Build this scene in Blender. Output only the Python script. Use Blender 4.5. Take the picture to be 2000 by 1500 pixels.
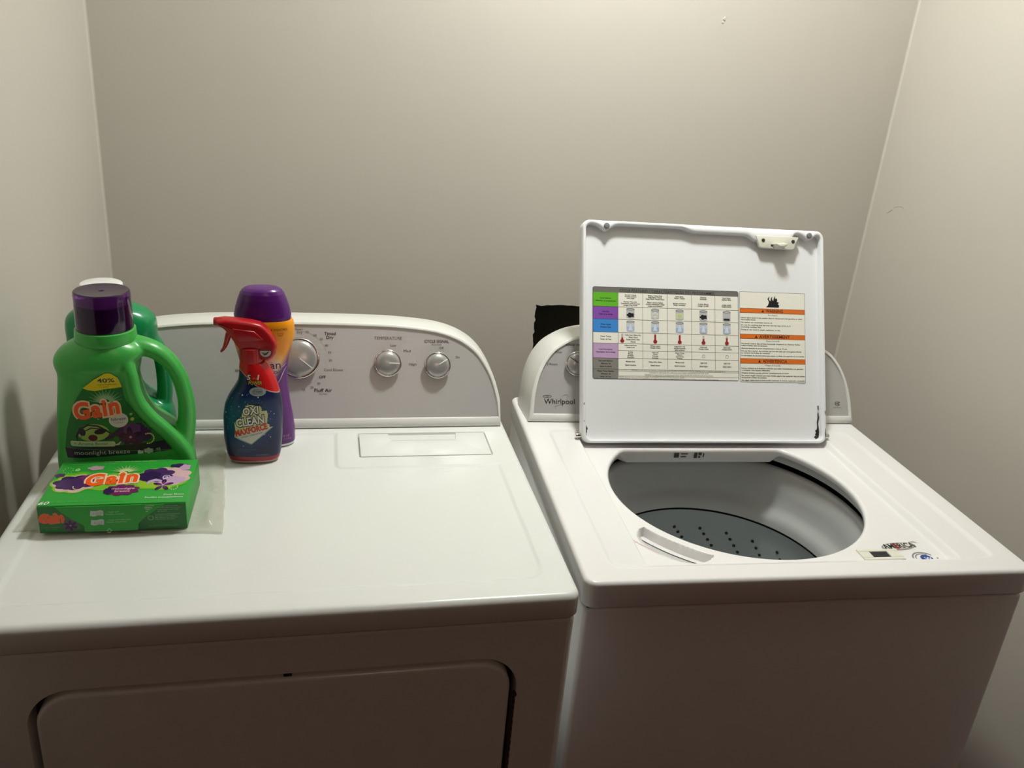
import bpy, bmesh, math, random
import numpy as np
from mathutils import Vector, Matrix
from mathutils.bvhtree import BVHTree

random.seed(7)
rng = np.random.RandomState(7)
scene = bpy.context.scene
for o in list(bpy.data.objects):
    bpy.data.objects.remove(o)
COL = scene.collection

# ------------------------------------------------------------------ camera
cam_data = bpy.data.cameras.new('camera')
cam = bpy.data.objects.new('camera', cam_data)
COL.objects.link(cam)
cam_data.sensor_fit = 'HORIZONTAL'
cam_data.sensor_width = 36.0
cam_data.lens = 1627.88 / 2000 * 36.0
cam_data.clip_start = 0.02
_r = Vector((0.983999, -0.159205, 0.079995))
_u = Vector((-0.014194, 0.377499, 0.925901))
_f = Vector((0.177606, 0.912222, -0.369199))
cam.matrix_world = Matrix(((_r.x, _u.x, -_f.x, -0.30266), (_r.y, _u.y, -_f.y, -0.90853),
                           (_r.z, _u.z, -_f.z, 1.57129), (0, 0, 0, 1)))
scene.camera = cam

# ------------------------------------------------------------------ world, exposure
world = bpy.data.worlds.new('world')
scene.world = world
world.use_nodes = True
world.node_tree.nodes['Background'].inputs[0].default_value = (0.9, 0.8, 0.7, 1)
world.node_tree.nodes['Background'].inputs[1].default_value = 0.02
scene.view_settings.view_transform = 'Standard'
scene.view_settings.look = 'None'
scene.view_settings.gamma = 1.0
scene.view_settings.use_curve_mapping = False
scene.view_settings.exposure = 0.0

LAMP_POS = (0.15, 0.455, 2.44)      # ceiling lamp of the laundry niche
LAMP_POWER = 212.0
LAMP_TINT = (0.95, 0.977, 0.935)
GLOW_LAMP_POS = (0.04, -1.95, 2.44)     # unseen lamp added behind the camera for panel glow and warm fronts
GLOW_LAMP_POWER = 40.0
GLOW_LAMP_TINT = (1.0, 0.64, 0.50)

# ------------------------------------------------------------------ dimensions
ZD = 0.9353          # dryer top
TH = 0.0440          # dryer is turned a little
DX, DY = -0.0204, -0.0530
DW, DD = 0.737, 0.680
H = 0.914            # washer top
WW, WD = 0.699, 0.650
XL, XR, YB, ZC = -0.830, 0.889, 0.931, 2.44
YF = -0.10           # where the niche opens to the hall


def dpos(u, v, z):
    return Vector((DX + u * math.cos(TH) - v * math.sin(TH), DY + u * math.sin(TH) + v * math.cos(TH), z))


# ------------------------------------------------------------------ materials
def lin(c):
    c = c / 255.0
    return c / 12.92 if c <= 0.04045 else ((c + 0.055) / 1.055) ** 2.4


def S(r, g, b):
    return (lin(r), lin(g), lin(b))


MATS = {}


def mat(name, col, rough=0.4, metal=0.0, spec=0.5, var=0.0, scale=40.0, bump=0.0, bscale=120.0, coat=0.0,
        trans=0.0, alpha=1.0, emit=None, estr=0.0, stretch=None, rvar=0.0):
    if name in MATS:
        return MATS[name]
    m = bpy.data.materials.new(name)
    m.use_nodes = True
    nt = m.node_tree
    b = nt.nodes['Principled BSDF']
    b.inputs['Base Color'].default_value = (*col, 1)
    b.inputs['Roughness'].default_value = rough
    b.inputs['Metallic'].default_value = metal
    b.inputs['Specular IOR Level'].default_value = spec
    b.inputs['Coat Weight'].default_value = coat
    b.inputs['Transmission Weight'].default_value = trans
    b.inputs['Alpha'].default_value = alpha
    if emit:
        b.inputs['Emission Color'].default_value = (*emit, 1)
        b.inputs['Emission Strength'].default_value = estr
    tc = nt.nodes.new('ShaderNodeTexCoord')
    mp = nt.nodes.new('ShaderNodeMapping')
    nt.links.new(tc.outputs['Object'], mp.inputs[0])
    if stretch:
        mp.inputs['Scale'].default_value = stretch
    n = nt.nodes.new('ShaderNodeTexNoise')
    n.inputs['Scale'].default_value = scale
    n.inputs['Detail'].default_value = 4
    nt.links.new(mp.outputs[0], n.inputs[0])
    if var > 0:
        mx = nt.nodes.new('ShaderNodeMix')
        mx.data_type = 'RGBA'
        mx.inputs[6].default_value = (*[c * (1 - var) for c in col], 1)
        mx.inputs[7].default_value = (*[min(1, c * (1 + var)) for c in col], 1)
        nt.links.new(n.outputs[0], mx.inputs[0])
        nt.links.new(mx.outputs[2], b.inputs['Base Color'])
    if rvar > 0:
        mr = nt.nodes.new('ShaderNodeMapRange')
        mr.inputs[3].default_value = max(0.02, rough - rvar)
        mr.inputs[4].default_value = rough + rvar
        nt.links.new(n.outputs[0], mr.inputs[0])
        nt.links.new(mr.outputs[0], b.inputs['Roughness'])
    if bump > 0:
        n2 = nt.nodes.new('ShaderNodeTexNoise')
        n2.inputs['Scale'].default_value = bscale
        n2.inputs['Detail'].default_value = 5
        nt.links.new(mp.outputs[0], n2.inputs[0])
        bp = nt.nodes.new('ShaderNodeBump')
        bp.inputs['Strength'].default_value = bump
        bp.inputs['Distance'].default_value = 0.002
        nt.links.new(n2.outputs[0], bp.inputs['Height'])
        nt.links.new(bp.outputs[0], b.inputs['Normal'])
    MATS[name] = m
    return m


def ink(r, g, b):
    return mat('print_%d_%d_%d' % (r, g, b), S(r, g, b), 0.38, var=0.03, scale=200)


M_WALL = mat('wall_paint', (0.565, 0.527, 0.468), 0.75, var=0.025, scale=3, bump=0.16, bscale=55)
M_CAULK = mat('corner_caulk', (0.605, 0.565, 0.50), 0.6, var=0.03, scale=20, bump=.2, bscale=40)
M_CEIL = mat('ceiling_paint', (0.80, 0.78, 0.73), 0.8, bump=0.1, bscale=90)
M_HALL = mat('hall_paint', (0.32, 0.19, 0.14), 0.8, var=0.04, scale=3, bump=0.1, bscale=55)
M_FLOOR = mat('brown_wood_floor', (0.10, 0.043, 0.025), 0.35, var=0.35, scale=6, stretch=(8, 1, 1))
M_ENAMEL = mat('white_enamel', (0.77, 0.785, 0.755), 0.22, var=0.006, scale=30, rvar=0.03)
M_ENAMEL2 = mat('white_enamel_washer', (0.82, 0.805, 0.80), 0.2, var=0.006, scale=30, rvar=0.03)
M_PLASTIC = mat('white_plastic', (0.78, 0.78, 0.74), 0.35, var=0.008, scale=60)
M_LIDW = mat('lid_white', (0.84, 0.85, 0.865), 0.33, var=0.008, scale=20)
M_CREAM = mat('cream_plastic', (0.74, 0.72, 0.62), 0.45, var=0.02, scale=90)
M_SILVER = mat('silver_panel', (0.54, 0.535, 0.525), 0.36, metal=0.25, var=0.03, scale=60, stretch=(0.4, 6, 6))
M_CAP = mat('knob_face', (0.40, 0.39, 0.38), 0.26, metal=0.4, var=0.02, scale=90)
M_CHROME = mat('chrome', (0.62, 0.61, 0.60), 0.12, metal=1.0, rvar=0.03, scale=50)
M_POINTER = mat('pointer_grey', (0.72, 0.71, 0.69), 0.4, var=0.02, scale=80)
M_DARKMET = mat('dark_steel', (0.10, 0.10, 0.10), 0.35, metal=0.8, var=0.1, scale=80)
M_BLACK = mat('black_gap', (0.012, 0.012, 0.012), 0.6, var=0.1, scale=60)
M_TUBGREY = mat('tub_grey_plastic', (0.56, 0.57, 0.56), 0.33, var=0.02, scale=20)
M_BASKET = mat('basket_grey', (0.38, 0.42, 0.43), 0.38, metal=0.15, var=0.05, scale=15)
M_HOLE = mat('recess_shade_brown', (0.030, 0.024, 0.014), 0.7, var=0.4, scale=12)  # dark brown with the unlit recess's shade put into the colour
M_DRYWALL = mat('torn_drywall_edge', (0.20, 0.16, 0.11), 0.9, var=0.4, scale=60)
M_RUBBER = mat('grey_rubber', (0.19, 0.19, 0.20), 0.7, var=0.1, scale=80)
M_RUST = mat('rust_chips', (0.045, 0.03, 0.02), 0.7, var=0.7, scale=300)
M_GREEN = mat('bright_green_plastic', (0.058, 0.42, 0.072), 0.30, var=0.03, scale=30)
M_TEAL = mat('teal_green_plastic', (0.010, 0.26, 0.088), 0.22, var=0.03, scale=30)
M_CARD = mat('green_cardboard', S(40, 158, 50), 0.42, var=0.03, scale=80)
M_PCAP = mat('purple_cap_shell', (0.30, 0.05, 0.46), 0.10, trans=0.96, rvar=0.02, scale=40)
M_SPOUT = mat('dark_spout', (0.008, 0.003, 0.012), 0.4, var=0.1, scale=40)
M_PCAP2 = mat('purple_cap', (0.095, 0.012, 0.165), 0.26, var=0.04, scale=40)
M_WCAP = mat('white_cap', (0.82, 0.82, 0.80), 0.35, var=0.01, scale=60)
M_RED = mat('red_plastic', (0.42, 0.008, 0.012), 0.3, var=0.05, scale=40)

# ------------------------------------------------------------------ mesh helpers


class MB:
    def __init__(self):
        self.v, self.f, self.m = [], [], []

    def add(self, vs, fs, mi=0, M=None):
        k = len(self.v)
        for p in vs:
            p = Vector(p)
            self.v.append(tuple(M @ p) if M is not None else tuple(p))
        for f in fs:
            self.f.append([i + k for i in f])
            self.m.append(mi)
        return self

    def build(self, name, mats, parent=None, smooth=40, flip_fix=True):
        me = bpy.data.meshes.new(name)
        me.from_pydata(self.v, [], self.f)
        if not isinstance(mats, (list, tuple)):
            mats = [mats]
        for m in mats:
            me.materials.append(m)
        me.polygons.foreach_set('material_index', self.m)
        if flip_fix:
            bm = bmesh.new()
            bm.from_mesh(me)
            bmesh.ops.recalc_face_normals(bm, faces=bm.faces)
            bm.to_mesh(me)
            bm.free()
        me.update()
        if smooth:
            me.shade_smooth()
            me.set_sharp_from_angle(angle=math.radians(smooth))
        o = bpy.data.objects.new(name, me)
        COL.objects.link(o)
        if parent:
            o.parent = parent
        return o


def box(mb, a, b, mi=0, M=None):
    x0, y0, z0 = a
    x1, y1, z1 = b
    vs = [(x0, y0, z0), (x1, y0, z0), (x1, y1, z0), (x0, y1, z0), (x0, y0, z1), (x1, y0, z1), (x1, y1, z1), (x0, y1, z1)]
    fs = [(0, 3, 2, 1), (4, 5, 6, 7), (0, 1, 5, 4), (1, 2, 6, 5), (2, 3, 7, 6), (3, 0, 4, 7)]
    return mb.add(vs, fs, mi, M)


def offset(pts, d):
    n = len(pts)
    out = []
    for i in range(n):
        p0, p1, p2 = Vector(pts[i - 1]), Vector(pts[i]), Vector(pts[(i + 1) % n])
        e1, e2 = (p1 - p0), (p2 - p1)
        if e1.length < 1e-9:
            e1 = e2
        if e2.length < 1e-9:
            e2 = e1
        e1.normalize()
        e2.normalize()
        n1, n2 = Vector((-e1.y, e1.x)), Vector((-e2.y, e2.x))
        b = n1 + n2
        if b.length < 1e-6:
            b = n1.copy()
        b.normalize()
        c = max(0.45, b.dot(n1))
        out.append(tuple(p1 + b * (d / c)))
    return out


def area2(p):
    return sum(p[i - 1][0] * p[i][1] - p[i][0] * p[i - 1][1] for i in range(len(p)))


def rings(mb, rs, close_a=True, close_b=True, mi=0, M=None):
    n = len(rs[0])
    vs = [p for r in rs for p in r]
    fs = []
    for k in range(len(rs) - 1):
        for i in range(n):
            j = (i + 1) % n
            fs.append((k * n + i, k * n + j, (k + 1) * n + j, (k + 1) * n + i))
    if close_a:
        fs.append(tuple(range(n))[::-1])
    if close_b:
        fs.append(tuple(range((len(rs) - 1) * n, len(rs) * n)))
    return mb.add(vs, fs, mi, M)


def prism(mb, pts, z0, z1, bt=0.0, bb=0.0, segs=4, mi=0, M=None):
    if area2(pts) < 0:
        pts = pts[::-1]
    rs = []
    if bb > 0:
        # quarter circle: inset and height trade places
        rs = []
        for k in range(segs + 1):
            a = math.pi / 2 * k / segs
            rs.append([(x, y, z0 + bb * (1 - math.cos(a))) for x, y in offset(pts, bb * (1 - math.sin(a)))])
    else:
        rs.append([(x, y, z0) for x, y in pts])
    if bt > 0:
        for k in range(segs + 1):
            a = math.pi / 2 * k / segs
            rs.append([(x, y, z1 - bt * (1 - math.sin(a))) for x, y in offset(pts, bt * (1 - math.cos(a)))])
    else:
        rs.append([(x, y, z1) for x, y in pts])
    return rings(mb, rs, True, True, mi, M)


def rrect(x0, y0, x1, y1, r, seg=8):
    pts = []
    if not isinstance(r, (list, tuple)):
        r = [r] * 4
    for (cx, cy, a0, rr) in ((x1 - r[0], y0 + r[0], -90, r[0]), (x1 - r[1], y1 - r[1], 0, r[1]),
                             (x0 + r[2], y1 - r[2], 90, r[2]), (x0 + r[3], y0 + r[3], 180, r[3])):
        for k in range(seg + 1):
            a = math.radians(a0 + 90 * k / seg)
            pts.append((cx + rr * math.cos(a), cy + rr * math.sin(a)))
    return pts


def lathe(mb, prof, n=48, mi=0, M=None, close=False):
    rs = []
    for r, z in prof:
        rs.append([(r * math.cos(2 * math.pi * i / n), r * math.sin(2 * math.pi * i / n), z) for i in range(n)])
    return rings(mb, rs, close, close, mi, M)


def frame(origin, ex, ey, ez):
    ex, ey, ez = Vector(ex), Vector(ey), Vector(ez)
    return Matrix(((ex.x, ey.x, ez.x, origin[0]), (ex.y, ey.y, ez.y, origin[1]), (ex.z, ey.z, ez.z, origin[2]), (0, 0, 0, 1)))


def tube(mb, path, rad, n=12, mi=0, M=None, flat=1.0, caps=True):
    path = [Vector(p) for p in path]
    rs = []
    side = None
    for i, p in enumerate(path):
        t = (path[min(i + 1, len(path) - 1)] - path[max(i - 1, 0)]).normalized()
        if side is None:
            up = Vector((0, 1, 0)) if abs(t.y) < 0.9 else Vector((1, 0, 0))
            side = t.cross(up).normalized()
        side = (side - t * side.dot(t)).normalized()
        b = t.cross(side)
        r = rad[i] if isinstance(rad, (list, tuple)) else rad
        rs.append([tuple(p + side * (r * math.cos(2 * math.pi * k / n)) + b * (r * flat * math.sin(2 * math.pi * k / n))) for k in range(n)])
    return rings(mb, rs, caps, caps, mi, M)


def smoothpath(pts, n=8):
    P = [Vector(p) for p in pts]
    out = []
    for i in range(len(P) - 1):
        p0, p1, p2, p3 = P[max(i - 1, 0)], P[i], P[i + 1], P[min(i + 2, len(P) - 1)]
        for k in range(n):
            t = k / n
            out.append(0.5 * ((2 * p1) + (p2 - p0) * t + (2 * p0 - 5 * p1 + 4 * p2 - p3) * t * t + (3 * p1 - p0 - 3 * p2 + p3) * t ** 3))
    out.append(P[-1])
    return out


def sst(e0, e1, x):
    t = np.clip((x - e0) / (e1 - e0), 0, 1)
    return t * t * (3 - 2 * t)


def tag(o, label, cat, group=None):
    o['label'] = label
    o['category'] = cat
    if group:
        o['group'] = group
    return o


def structure(o):
    o['kind'] = 'structure'
    return o


def thing(name, loc, rz, label, cat, group=None):
    o = bpy.data.objects.new(name, None)
    o.empty_display_size = 0.05
    COL.objects.link(o)
    o.location = loc
    o.rotation_euler = (0, 0, rz)
    return tag(o, label, cat, group)


# ------------------------------------------------------------------ flat print
_TXT = {}


def text_mesh(s, offs=0.0, shear=0.0, res=3, space=1.0):
    key = (s, offs, shear, res, space)
    if key in _TXT:
        return _TXT[key]
    cu = bpy.data.curves.new('tmp_text', 'FONT')
    cu.body = s
    cu.size = 1.0
    cu.offset = offs
    cu.shear = shear
    cu.resolution_u = res
    cu.space_character = space
    ob = bpy.data.objects.new('tmp_text', cu)
    COL.objects.link(ob)
    dg = bpy.context.evaluated_depsgraph_get()
    me = ob.evaluated_get(dg).to_mesh()
    vs = [(v.co.x, v.co.y) for v in me.vertices]
    fs = [tuple(p.vertices) for p in me.polygons]
    ob.evaluated_get(dg).to_mesh_clear()
    bpy.data.objects.remove(ob)
    bpy.data.curves.remove(cu)
    _TXT[key] = (vs, fs)
    return vs, fs


CAPH = 0.7


def cap_height():
    global CAPH
    vs, _ = text_mesh('H')
    CAPH = max(v[1] for v in vs) - min(v[1] for v in vs)


cap_height()


def islands(n, faces):
    """index of the letter each vertex belongs to, so that overlapping letters do not share a plane"""
    par = list(range(n))

    def find(a):
        while par[a] != a:
            par[a] = par[par[a]]
            a = par[a]
        return a
    for f in faces:
        r = find(f[0])
        for q in f[1:]:
            par[find(q)] = r
    ids = {}
    return [ids.setdefault(find(i), len(ids)) % 6 for i in range(n)]


class Art:
    def __init__(self):
        self.it = []

    def poly(self, pts, c, l=0):
        self.it.append(([tuple(p) for p in pts], [tuple(range(len(pts)))], c, l))

    def rect(self, x0, y0, x1, y1, c, l=0):
        self.poly([(x0, y0), (x1, y0), (x1, y1), (x0, y1)], c, l)

    def ell(self, x, y, rx, ry, c, l=0, n=24, rot=0.0):
        cr, sr = math.cos(rot), math.sin(rot)
        P = []
        for k in range(n):
            a = 2 * math.pi * k / n
            ex, ey = rx * math.cos(a), ry * math.sin(a)
            P.append((x + ex * cr - ey * sr, y + ex * sr + ey * cr))
        self.poly(P, c, l)

    def cloud(self, x, y, rx, ry, c, l=0, bumps=7, amp=0.13, ph=0.0, rot=0.0):
        cr, sr = math.cos(rot), math.sin(rot)
        P = []
        for k in range(72):
            a = 2 * math.pi * k / 72
            r = 1 - amp + amp * 1.6 * abs(math.sin(a * bumps / 2 + ph))
            ex, ey = rx * r * math.cos(a), ry * r * math.sin(a)
            P.append((x + ex * cr - ey * sr, y + ex * sr + ey * cr))
        self.poly(P, c, l)

    def line(self, pts, w, c, l=0):
        n = len(pts)
        L, R = [], []
        for i in range(n):
            a, b = Vector(pts[max(i - 1, 0)]), Vector(pts[min(i + 1, n - 1)])
            d = (b - a).normalized()
            ww = w[i] if isinstance(w, (list, tuple)) else w
            q = Vector((-d.y, d.x)) * ww / 2
            L.append(tuple(Vector(pts[i]) + q))
            R.append(tuple(Vector(pts[i]) - q))
        vs = L + R
        self.it.append((vs, [(i, i + 1, n + i + 1, n + i) for i in range(n - 1)], c, l))

    def rays(self, x, y, r0, r1, a0, a1, n, w, c, l=0):
        for k in range(n):
            a = math.radians(a0 + (a1 - a0) * k / (n - 1))
            rr = r1 * (1.0 if k % 2 == 0 else 0.72)
            d, q = Vector((math.cos(a), math.sin(a))), Vector((-math.sin(a), math.cos(a)))
            o = Vector((x, y))
            self.poly([o + d * r0 - q * w / 2, o + d * rr, o + d * r0 + q * w / 2], c, l)

    def petals(self, x, y, r, n, c, l=0, rot=0.3, sq=1.0):
        for k in range(n):
            a = rot + 2 * math.pi * k / n
            self.ell(x + math.cos(a) * r * 0.58, y + math.sin(a) * r * 0.58 * sq, r * 0.46, r * 0.24, c, l, 14, math.atan2(math.sin(a) * sq, math.cos(a)))

    def dots(self, x, y, r, n, s, c, l=0, a0=0, a1=360, sq=1.0):
        for k in range(n):
            a = math.radians(a0 + (a1 - a0) * k / n)
            self.ell(x + math.cos(a) * r, y + math.sin(a) * r * sq, s, s * sq, c, l, 8)

    def text(self, s, x, y, h, c, l=1, w=None, align='L', rot=0.0, offs=0.0, shear=0.0, res=2, space=1.0, maxw=None, base_offs=None):
        vs, fs = text_mesh(s, offs, shear, res, space)
        bs = vs if base_offs is None else text_mesh(s, base_offs, shear, res, space)[0]
        if not vs:
            return
        k = h / CAPH
        x0, x1 = min(v[0] for v in bs), max(v[0] for v in bs)
        kx = k
        if w:
            kx = w / (x1 - x0)
        elif maxw and (x1 - x0) * k > maxw:
            kx = maxw / (x1 - x0)
        tw = (x1 - x0) * kx
        ox = {'L': 0, 'C': -tw / 2, 'R': -tw}[align]
        cr, sr = math.cos(rot), math.sin(rot)
        out = []
        for vx, vy in vs:
            px, py = (vx - x0) * kx + ox, vy * k
            out.append((x + px * cr - py * sr, y + px * sr + py * cr))
        self.it.append((out, fs, c, l))

    def build(self, name, mapfn, parent, base=0.0003, step=0.00015, cell=None, clip=None):
        cols = []
        mb = MB()
        for item, (vs, fs, c, l) in enumerate(self.it):
            if c not in cols:
                cols.append(c)
            mi = cols.index(c)
            h = base + step * l + 4e-6 * item
            lift = islands(len(vs), fs) if len(fs) > 40 else None
            if cell:
                bm = bmesh.new()
                bv = [bm.verts.new((x, y, 0 if lift is None else lift[i] * 1e-5)) for i, (x, y) in enumerate(vs)]
                for f in fs:
                    try:
                        bm.faces.new([bv[i] for i in f])
                    except ValueError:
                        pass
                bmesh.ops.triangulate(bm, faces=bm.faces[:])
                xs = [v[0] for v in vs]
                ys = [v[1] for v in vs]
                for ax, lo, hi in ((0, min(xs), max(xs)), (1, min(ys), max(ys))):
                    q = math.floor(lo / cell) * cell + cell
                    while q < hi:
                        co = (q, 0, 0) if ax == 0 else (0, q, 0)
                        no = (1, 0, 0) if ax == 0 else (0, 1, 0)
                        bmesh.ops.bisect_plane(bm, geom=bm.verts[:] + bm.edges[:] + bm.faces[:], plane_co=co, plane_no=no, dist=1e-7)
                        q += cell
                bm.verts.index_update()
                vs2 = [mapfn(v.co.x, v.co.y, h + v.co.z) for v in bm.verts]
                fs2 = [[v.index for v in f.verts] for f in bm.faces]
                bm.free()
            else:
                vs2 = [mapfn(x, y, h if lift is None else h + 1e-5 * lift[i]) for i, (x, y) in enumerate(vs)]
                fs2 = fs
            fs2 = [f for f in fs2 if all(vs2[i] is not None for i in f)]
            vs2 = [p if p is not None else (0, 0, 0) for p in vs2]
            mb.add(vs2, fs2, mi)
        o = mb.build(name, [ink(*c) for c in cols], parent, smooth=0, flip_fix=False)
        return o


def wrap_fn(obj):
    """map print coordinates (x, z) onto the front (-y side) of a mesh"""
    me = obj.data
    bvh = BVHTree.FromPolygons([v.co for v in me.vertices], [p.vertices for p in me.polygons])

    def fn(x, z, h):
        loc, nor, i, d = bvh.ray_cast(Vector((x, -1, z)), Vector((0, 1, 0)))
        if loc is None:
            return None
        return tuple(loc + Vector((0, -1, 0)) * h * 1.4 + nor * (h if nor.y < 0 else -h) * 0.4)
    return fn


def flat_fn(M):
    return lambda x, y, h: tuple(M @ Vector((x, y, h)))


# ================================================================== THE ROOM
def slab(name, a, b, m):
    mb = MB()
    box(mb, a, b)
    return structure(mb.build(name, m, None, smooth=0))


slab('floor', (-2.2, -5.2, -0.1), (2.2, 1.1, 0.0), M_FLOOR)
slab('ceiling', (-2.2, -5.2, ZC), (2.2, 1.1, ZC + 0.1), M_CEIL)
slab('wall_left', (XL - 0.1, YF, 0), (XL, 1.1, ZC), M_WALL)
slab('wall_right', (XR, YF, 0), (XR + 0.1, 1.1, ZC), M_WALL)
slab('wall_hall_left', (-2.3, -5.2, 0), (-2.2, YF, ZC), M_HALL)
slab('wall_hall_right', (2.2, -5.2, 0), (2.3, YF, ZC), M_HALL)
slab('wall_hall_back', (-2.3, -5.3, 0), (2.3, -5.2, ZC), M_HALL)
slab('wall_front_left', (-2.3, YF - 0.1, 0), (XL, YF, ZC), M_WALL)
slab('wall_front_right', (XR, YF - 0.1, 0), (2.3, YF, ZC), M_WALL)
slab('wall_front_header', (XL, YF - 0.1, 2.03), (XR, YF, ZC), M_WALL)


def wall_back():
    hx0, hx1, hz0, hz1 = 0.098, 0.42, 0.64, 1.028
    hole = []
    n = 26
    for i in range(n):
        hole.append((hx0 + (hx1 - hx0) * i / n, hz0 + random.uniform(-.003, .003)))
    for i in range(n):
        hole.append((hx1 + random.uniform(-.003, .003), hz0 + (hz1 - hz0) * i / n))
    for i in range(n):
        x = hx1 - (hx1 - hx0) * i / n
        dip = 0.006 * max(0, 1 - abs(x - hx0 - 0.006) / 0.014)
        hole.append((x, hz1 + random.uniform(-.0012, .0012) - dip))
    for i in range(2 * n):
        z = hz1 - (hz1 - hz0) * i / (2 * n)
        hole.append((hx0 + random.uniform(-.0025, .0025) - 0.006 * (1 - (z - hz0) / (hz1 - hz0)), z))
    bm = bmesh.new()
    fr = []
    for loop in ([(XL - .1, 0), (XR + .1, 0), (XR + .1, ZC), (XL - .1, ZC)], hole):
        vs = [bm.verts.new((x, YB, z)) for x, z in loop]
        for i in range(len(vs)):
            bm.edges.new((vs[i - 1], vs[i]))
        fr.append(vs)
    bmesh.ops.triangle_fill(bm, use_beauty=True, edges=bm.edges[:], normal=(0, -1, 0))
    for f in bm.faces:
        f.normal_update()
        if f.normal.y > 0:
            f.normal_flip()
    back = [bm.verts.new((v.co.x, YB + 0.014, v.co.z)) for v in fr[1]]
    m = len(back)
    for i in range(m):
        f = bm.faces.new((fr[1][i - 1], fr[1][i], back[i], back[i - 1]))
        f.material_index = 1
    me = bpy.data.meshes.new('wall_back')
    bm.to_mesh(me)
    bm.free()
    me.materials.append(M_WALL)
    me.materials.append(M_DRYWALL)
    o = bpy.data.objects.new('wall_back', me)
    COL.objects.link(o)
    structure(o)
    # the stud bay behind the rough opening
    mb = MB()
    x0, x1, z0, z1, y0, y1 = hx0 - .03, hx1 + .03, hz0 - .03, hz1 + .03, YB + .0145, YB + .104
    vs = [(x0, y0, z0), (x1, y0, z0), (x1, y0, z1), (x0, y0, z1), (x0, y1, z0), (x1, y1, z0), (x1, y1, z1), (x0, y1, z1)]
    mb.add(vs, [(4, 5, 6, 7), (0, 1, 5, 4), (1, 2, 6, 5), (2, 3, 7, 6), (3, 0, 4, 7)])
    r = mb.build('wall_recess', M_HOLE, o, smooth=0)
    r['label'] = 'dark recess behind the rough hole cut in the wall'
    # small marks on the paint
    mb = MB()
    for (x, z, w, h) in ((0.4466, 1.6720, .0035, .0045), (0.4435, 1.6650, .0025, .002)):
        P = [(x + w * math.cos(a) * random.uniform(.7, 1.1), z + h * math.sin(a) * random.uniform(.7, 1.1)) for a in np.linspace(0, 2 * math.pi, 12, endpoint=False)]
        prism(mb, P, 0, 0.0012, 0.0008, M=frame((0, YB, 0), (1, 0, 0), (0, 0, 1), (0, -1, 0)))
    mb.build('nail_pop', M_WALL, o)
    return o


wall_back()
A = Art()
A.line([(y + .0745, z - .0110) for y, z in ((0.7286, 1.3225), (0.7320, 1.3270), (0.7400, 1.3290), (0.7500, 1.3275), (0.7600, 1.3250), (0.7690, 1.3214))], [0.0004, .0010, .0010, .0005, .0008, .0003], (168, 155, 140))
A.line([(0.8450, 1.3065), (0.8520, 1.3015), (0.8650, 1.2930)], [0.0005, .0016, .0004], (160, 146, 132))
sc = A.build('scuff_mark', lambda y, z, h: (XR - h, y, z), bpy.data.objects['wall_right'])


# ================================================================== CEILING LAMP AND ADDED GLOW LAMP
def ceiling_lamp(pos, power, tint, label):
    t = thing('ceiling_lamp', pos, 0, label, 'lamp')
    mb = MB()
    lathe(mb, [(0.0, 0), (0.103, 0), (0.105, -0.012), (0.098, -0.022), (0.0, -0.022)], 48)
    mb.build('lamp_base', M_CHROME, t)
    mb = MB()
    prof = [(0.090 * math.cos(a), -0.022 - 0.045 * math.sin(a)) for a in np.linspace(0, math.pi / 2 - 0.001, 12)]
    lathe(mb, prof, 40)
    m = mat('lamp_glass_%s' % int(power), (0.8, 0.8, 0.8), 0.4, emit=tint, estr=power, var=0.01)
    mb.build('lamp_shade', m, t, smooth=60)
    return t


for k, (cx, sg) in enumerate(((XR, -1), (XL, 1))):      # caulk fillet in the two back corners
    mb = MB()
    pts = [(cx, YB), (cx + sg * .0045, YB)] + [(cx + sg * .0045 * (1 - math.sin(a)), YB - .0045 * (1 - math.cos(a))) for a in np.linspace(.3, 1.27, 4)] + [(cx, YB - .0045)]
    prism(mb, pts, 0, ZC)
    structure(mb.build('trim_%d' % (k + 1), M_CAULK, None, smooth=60))


ceiling_lamp(LAMP_POS, LAMP_POWER, LAMP_TINT, 'round white ceiling lamp above the washer and dryer')
ceiling_lamp(GLOW_LAMP_POS, GLOW_LAMP_POWER, GLOW_LAMP_TINT, 'unseen round warm lamp added behind the laundry niche for the console glow')


# ================================================================== APPLIANCE PARTS
def refined(lo, hi, base, feats, fine=0.0016, reach=0.008):
    c = set(np.round(np.arange(lo, hi, base), 5).tolist() + [lo, hi])
    for f in feats:
        for q in np.arange(f - reach, f + reach + 1e-9, fine):
            if lo < q < hi:
                c.add(round(float(q), 5))
    c = sorted(c)
    out = [c[0]]
    for q in c[1:-1]:
        if q - out[-1] > 0.0009 and hi - q > 0.0009:
            out.append(q)
    return out + [hi]


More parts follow.
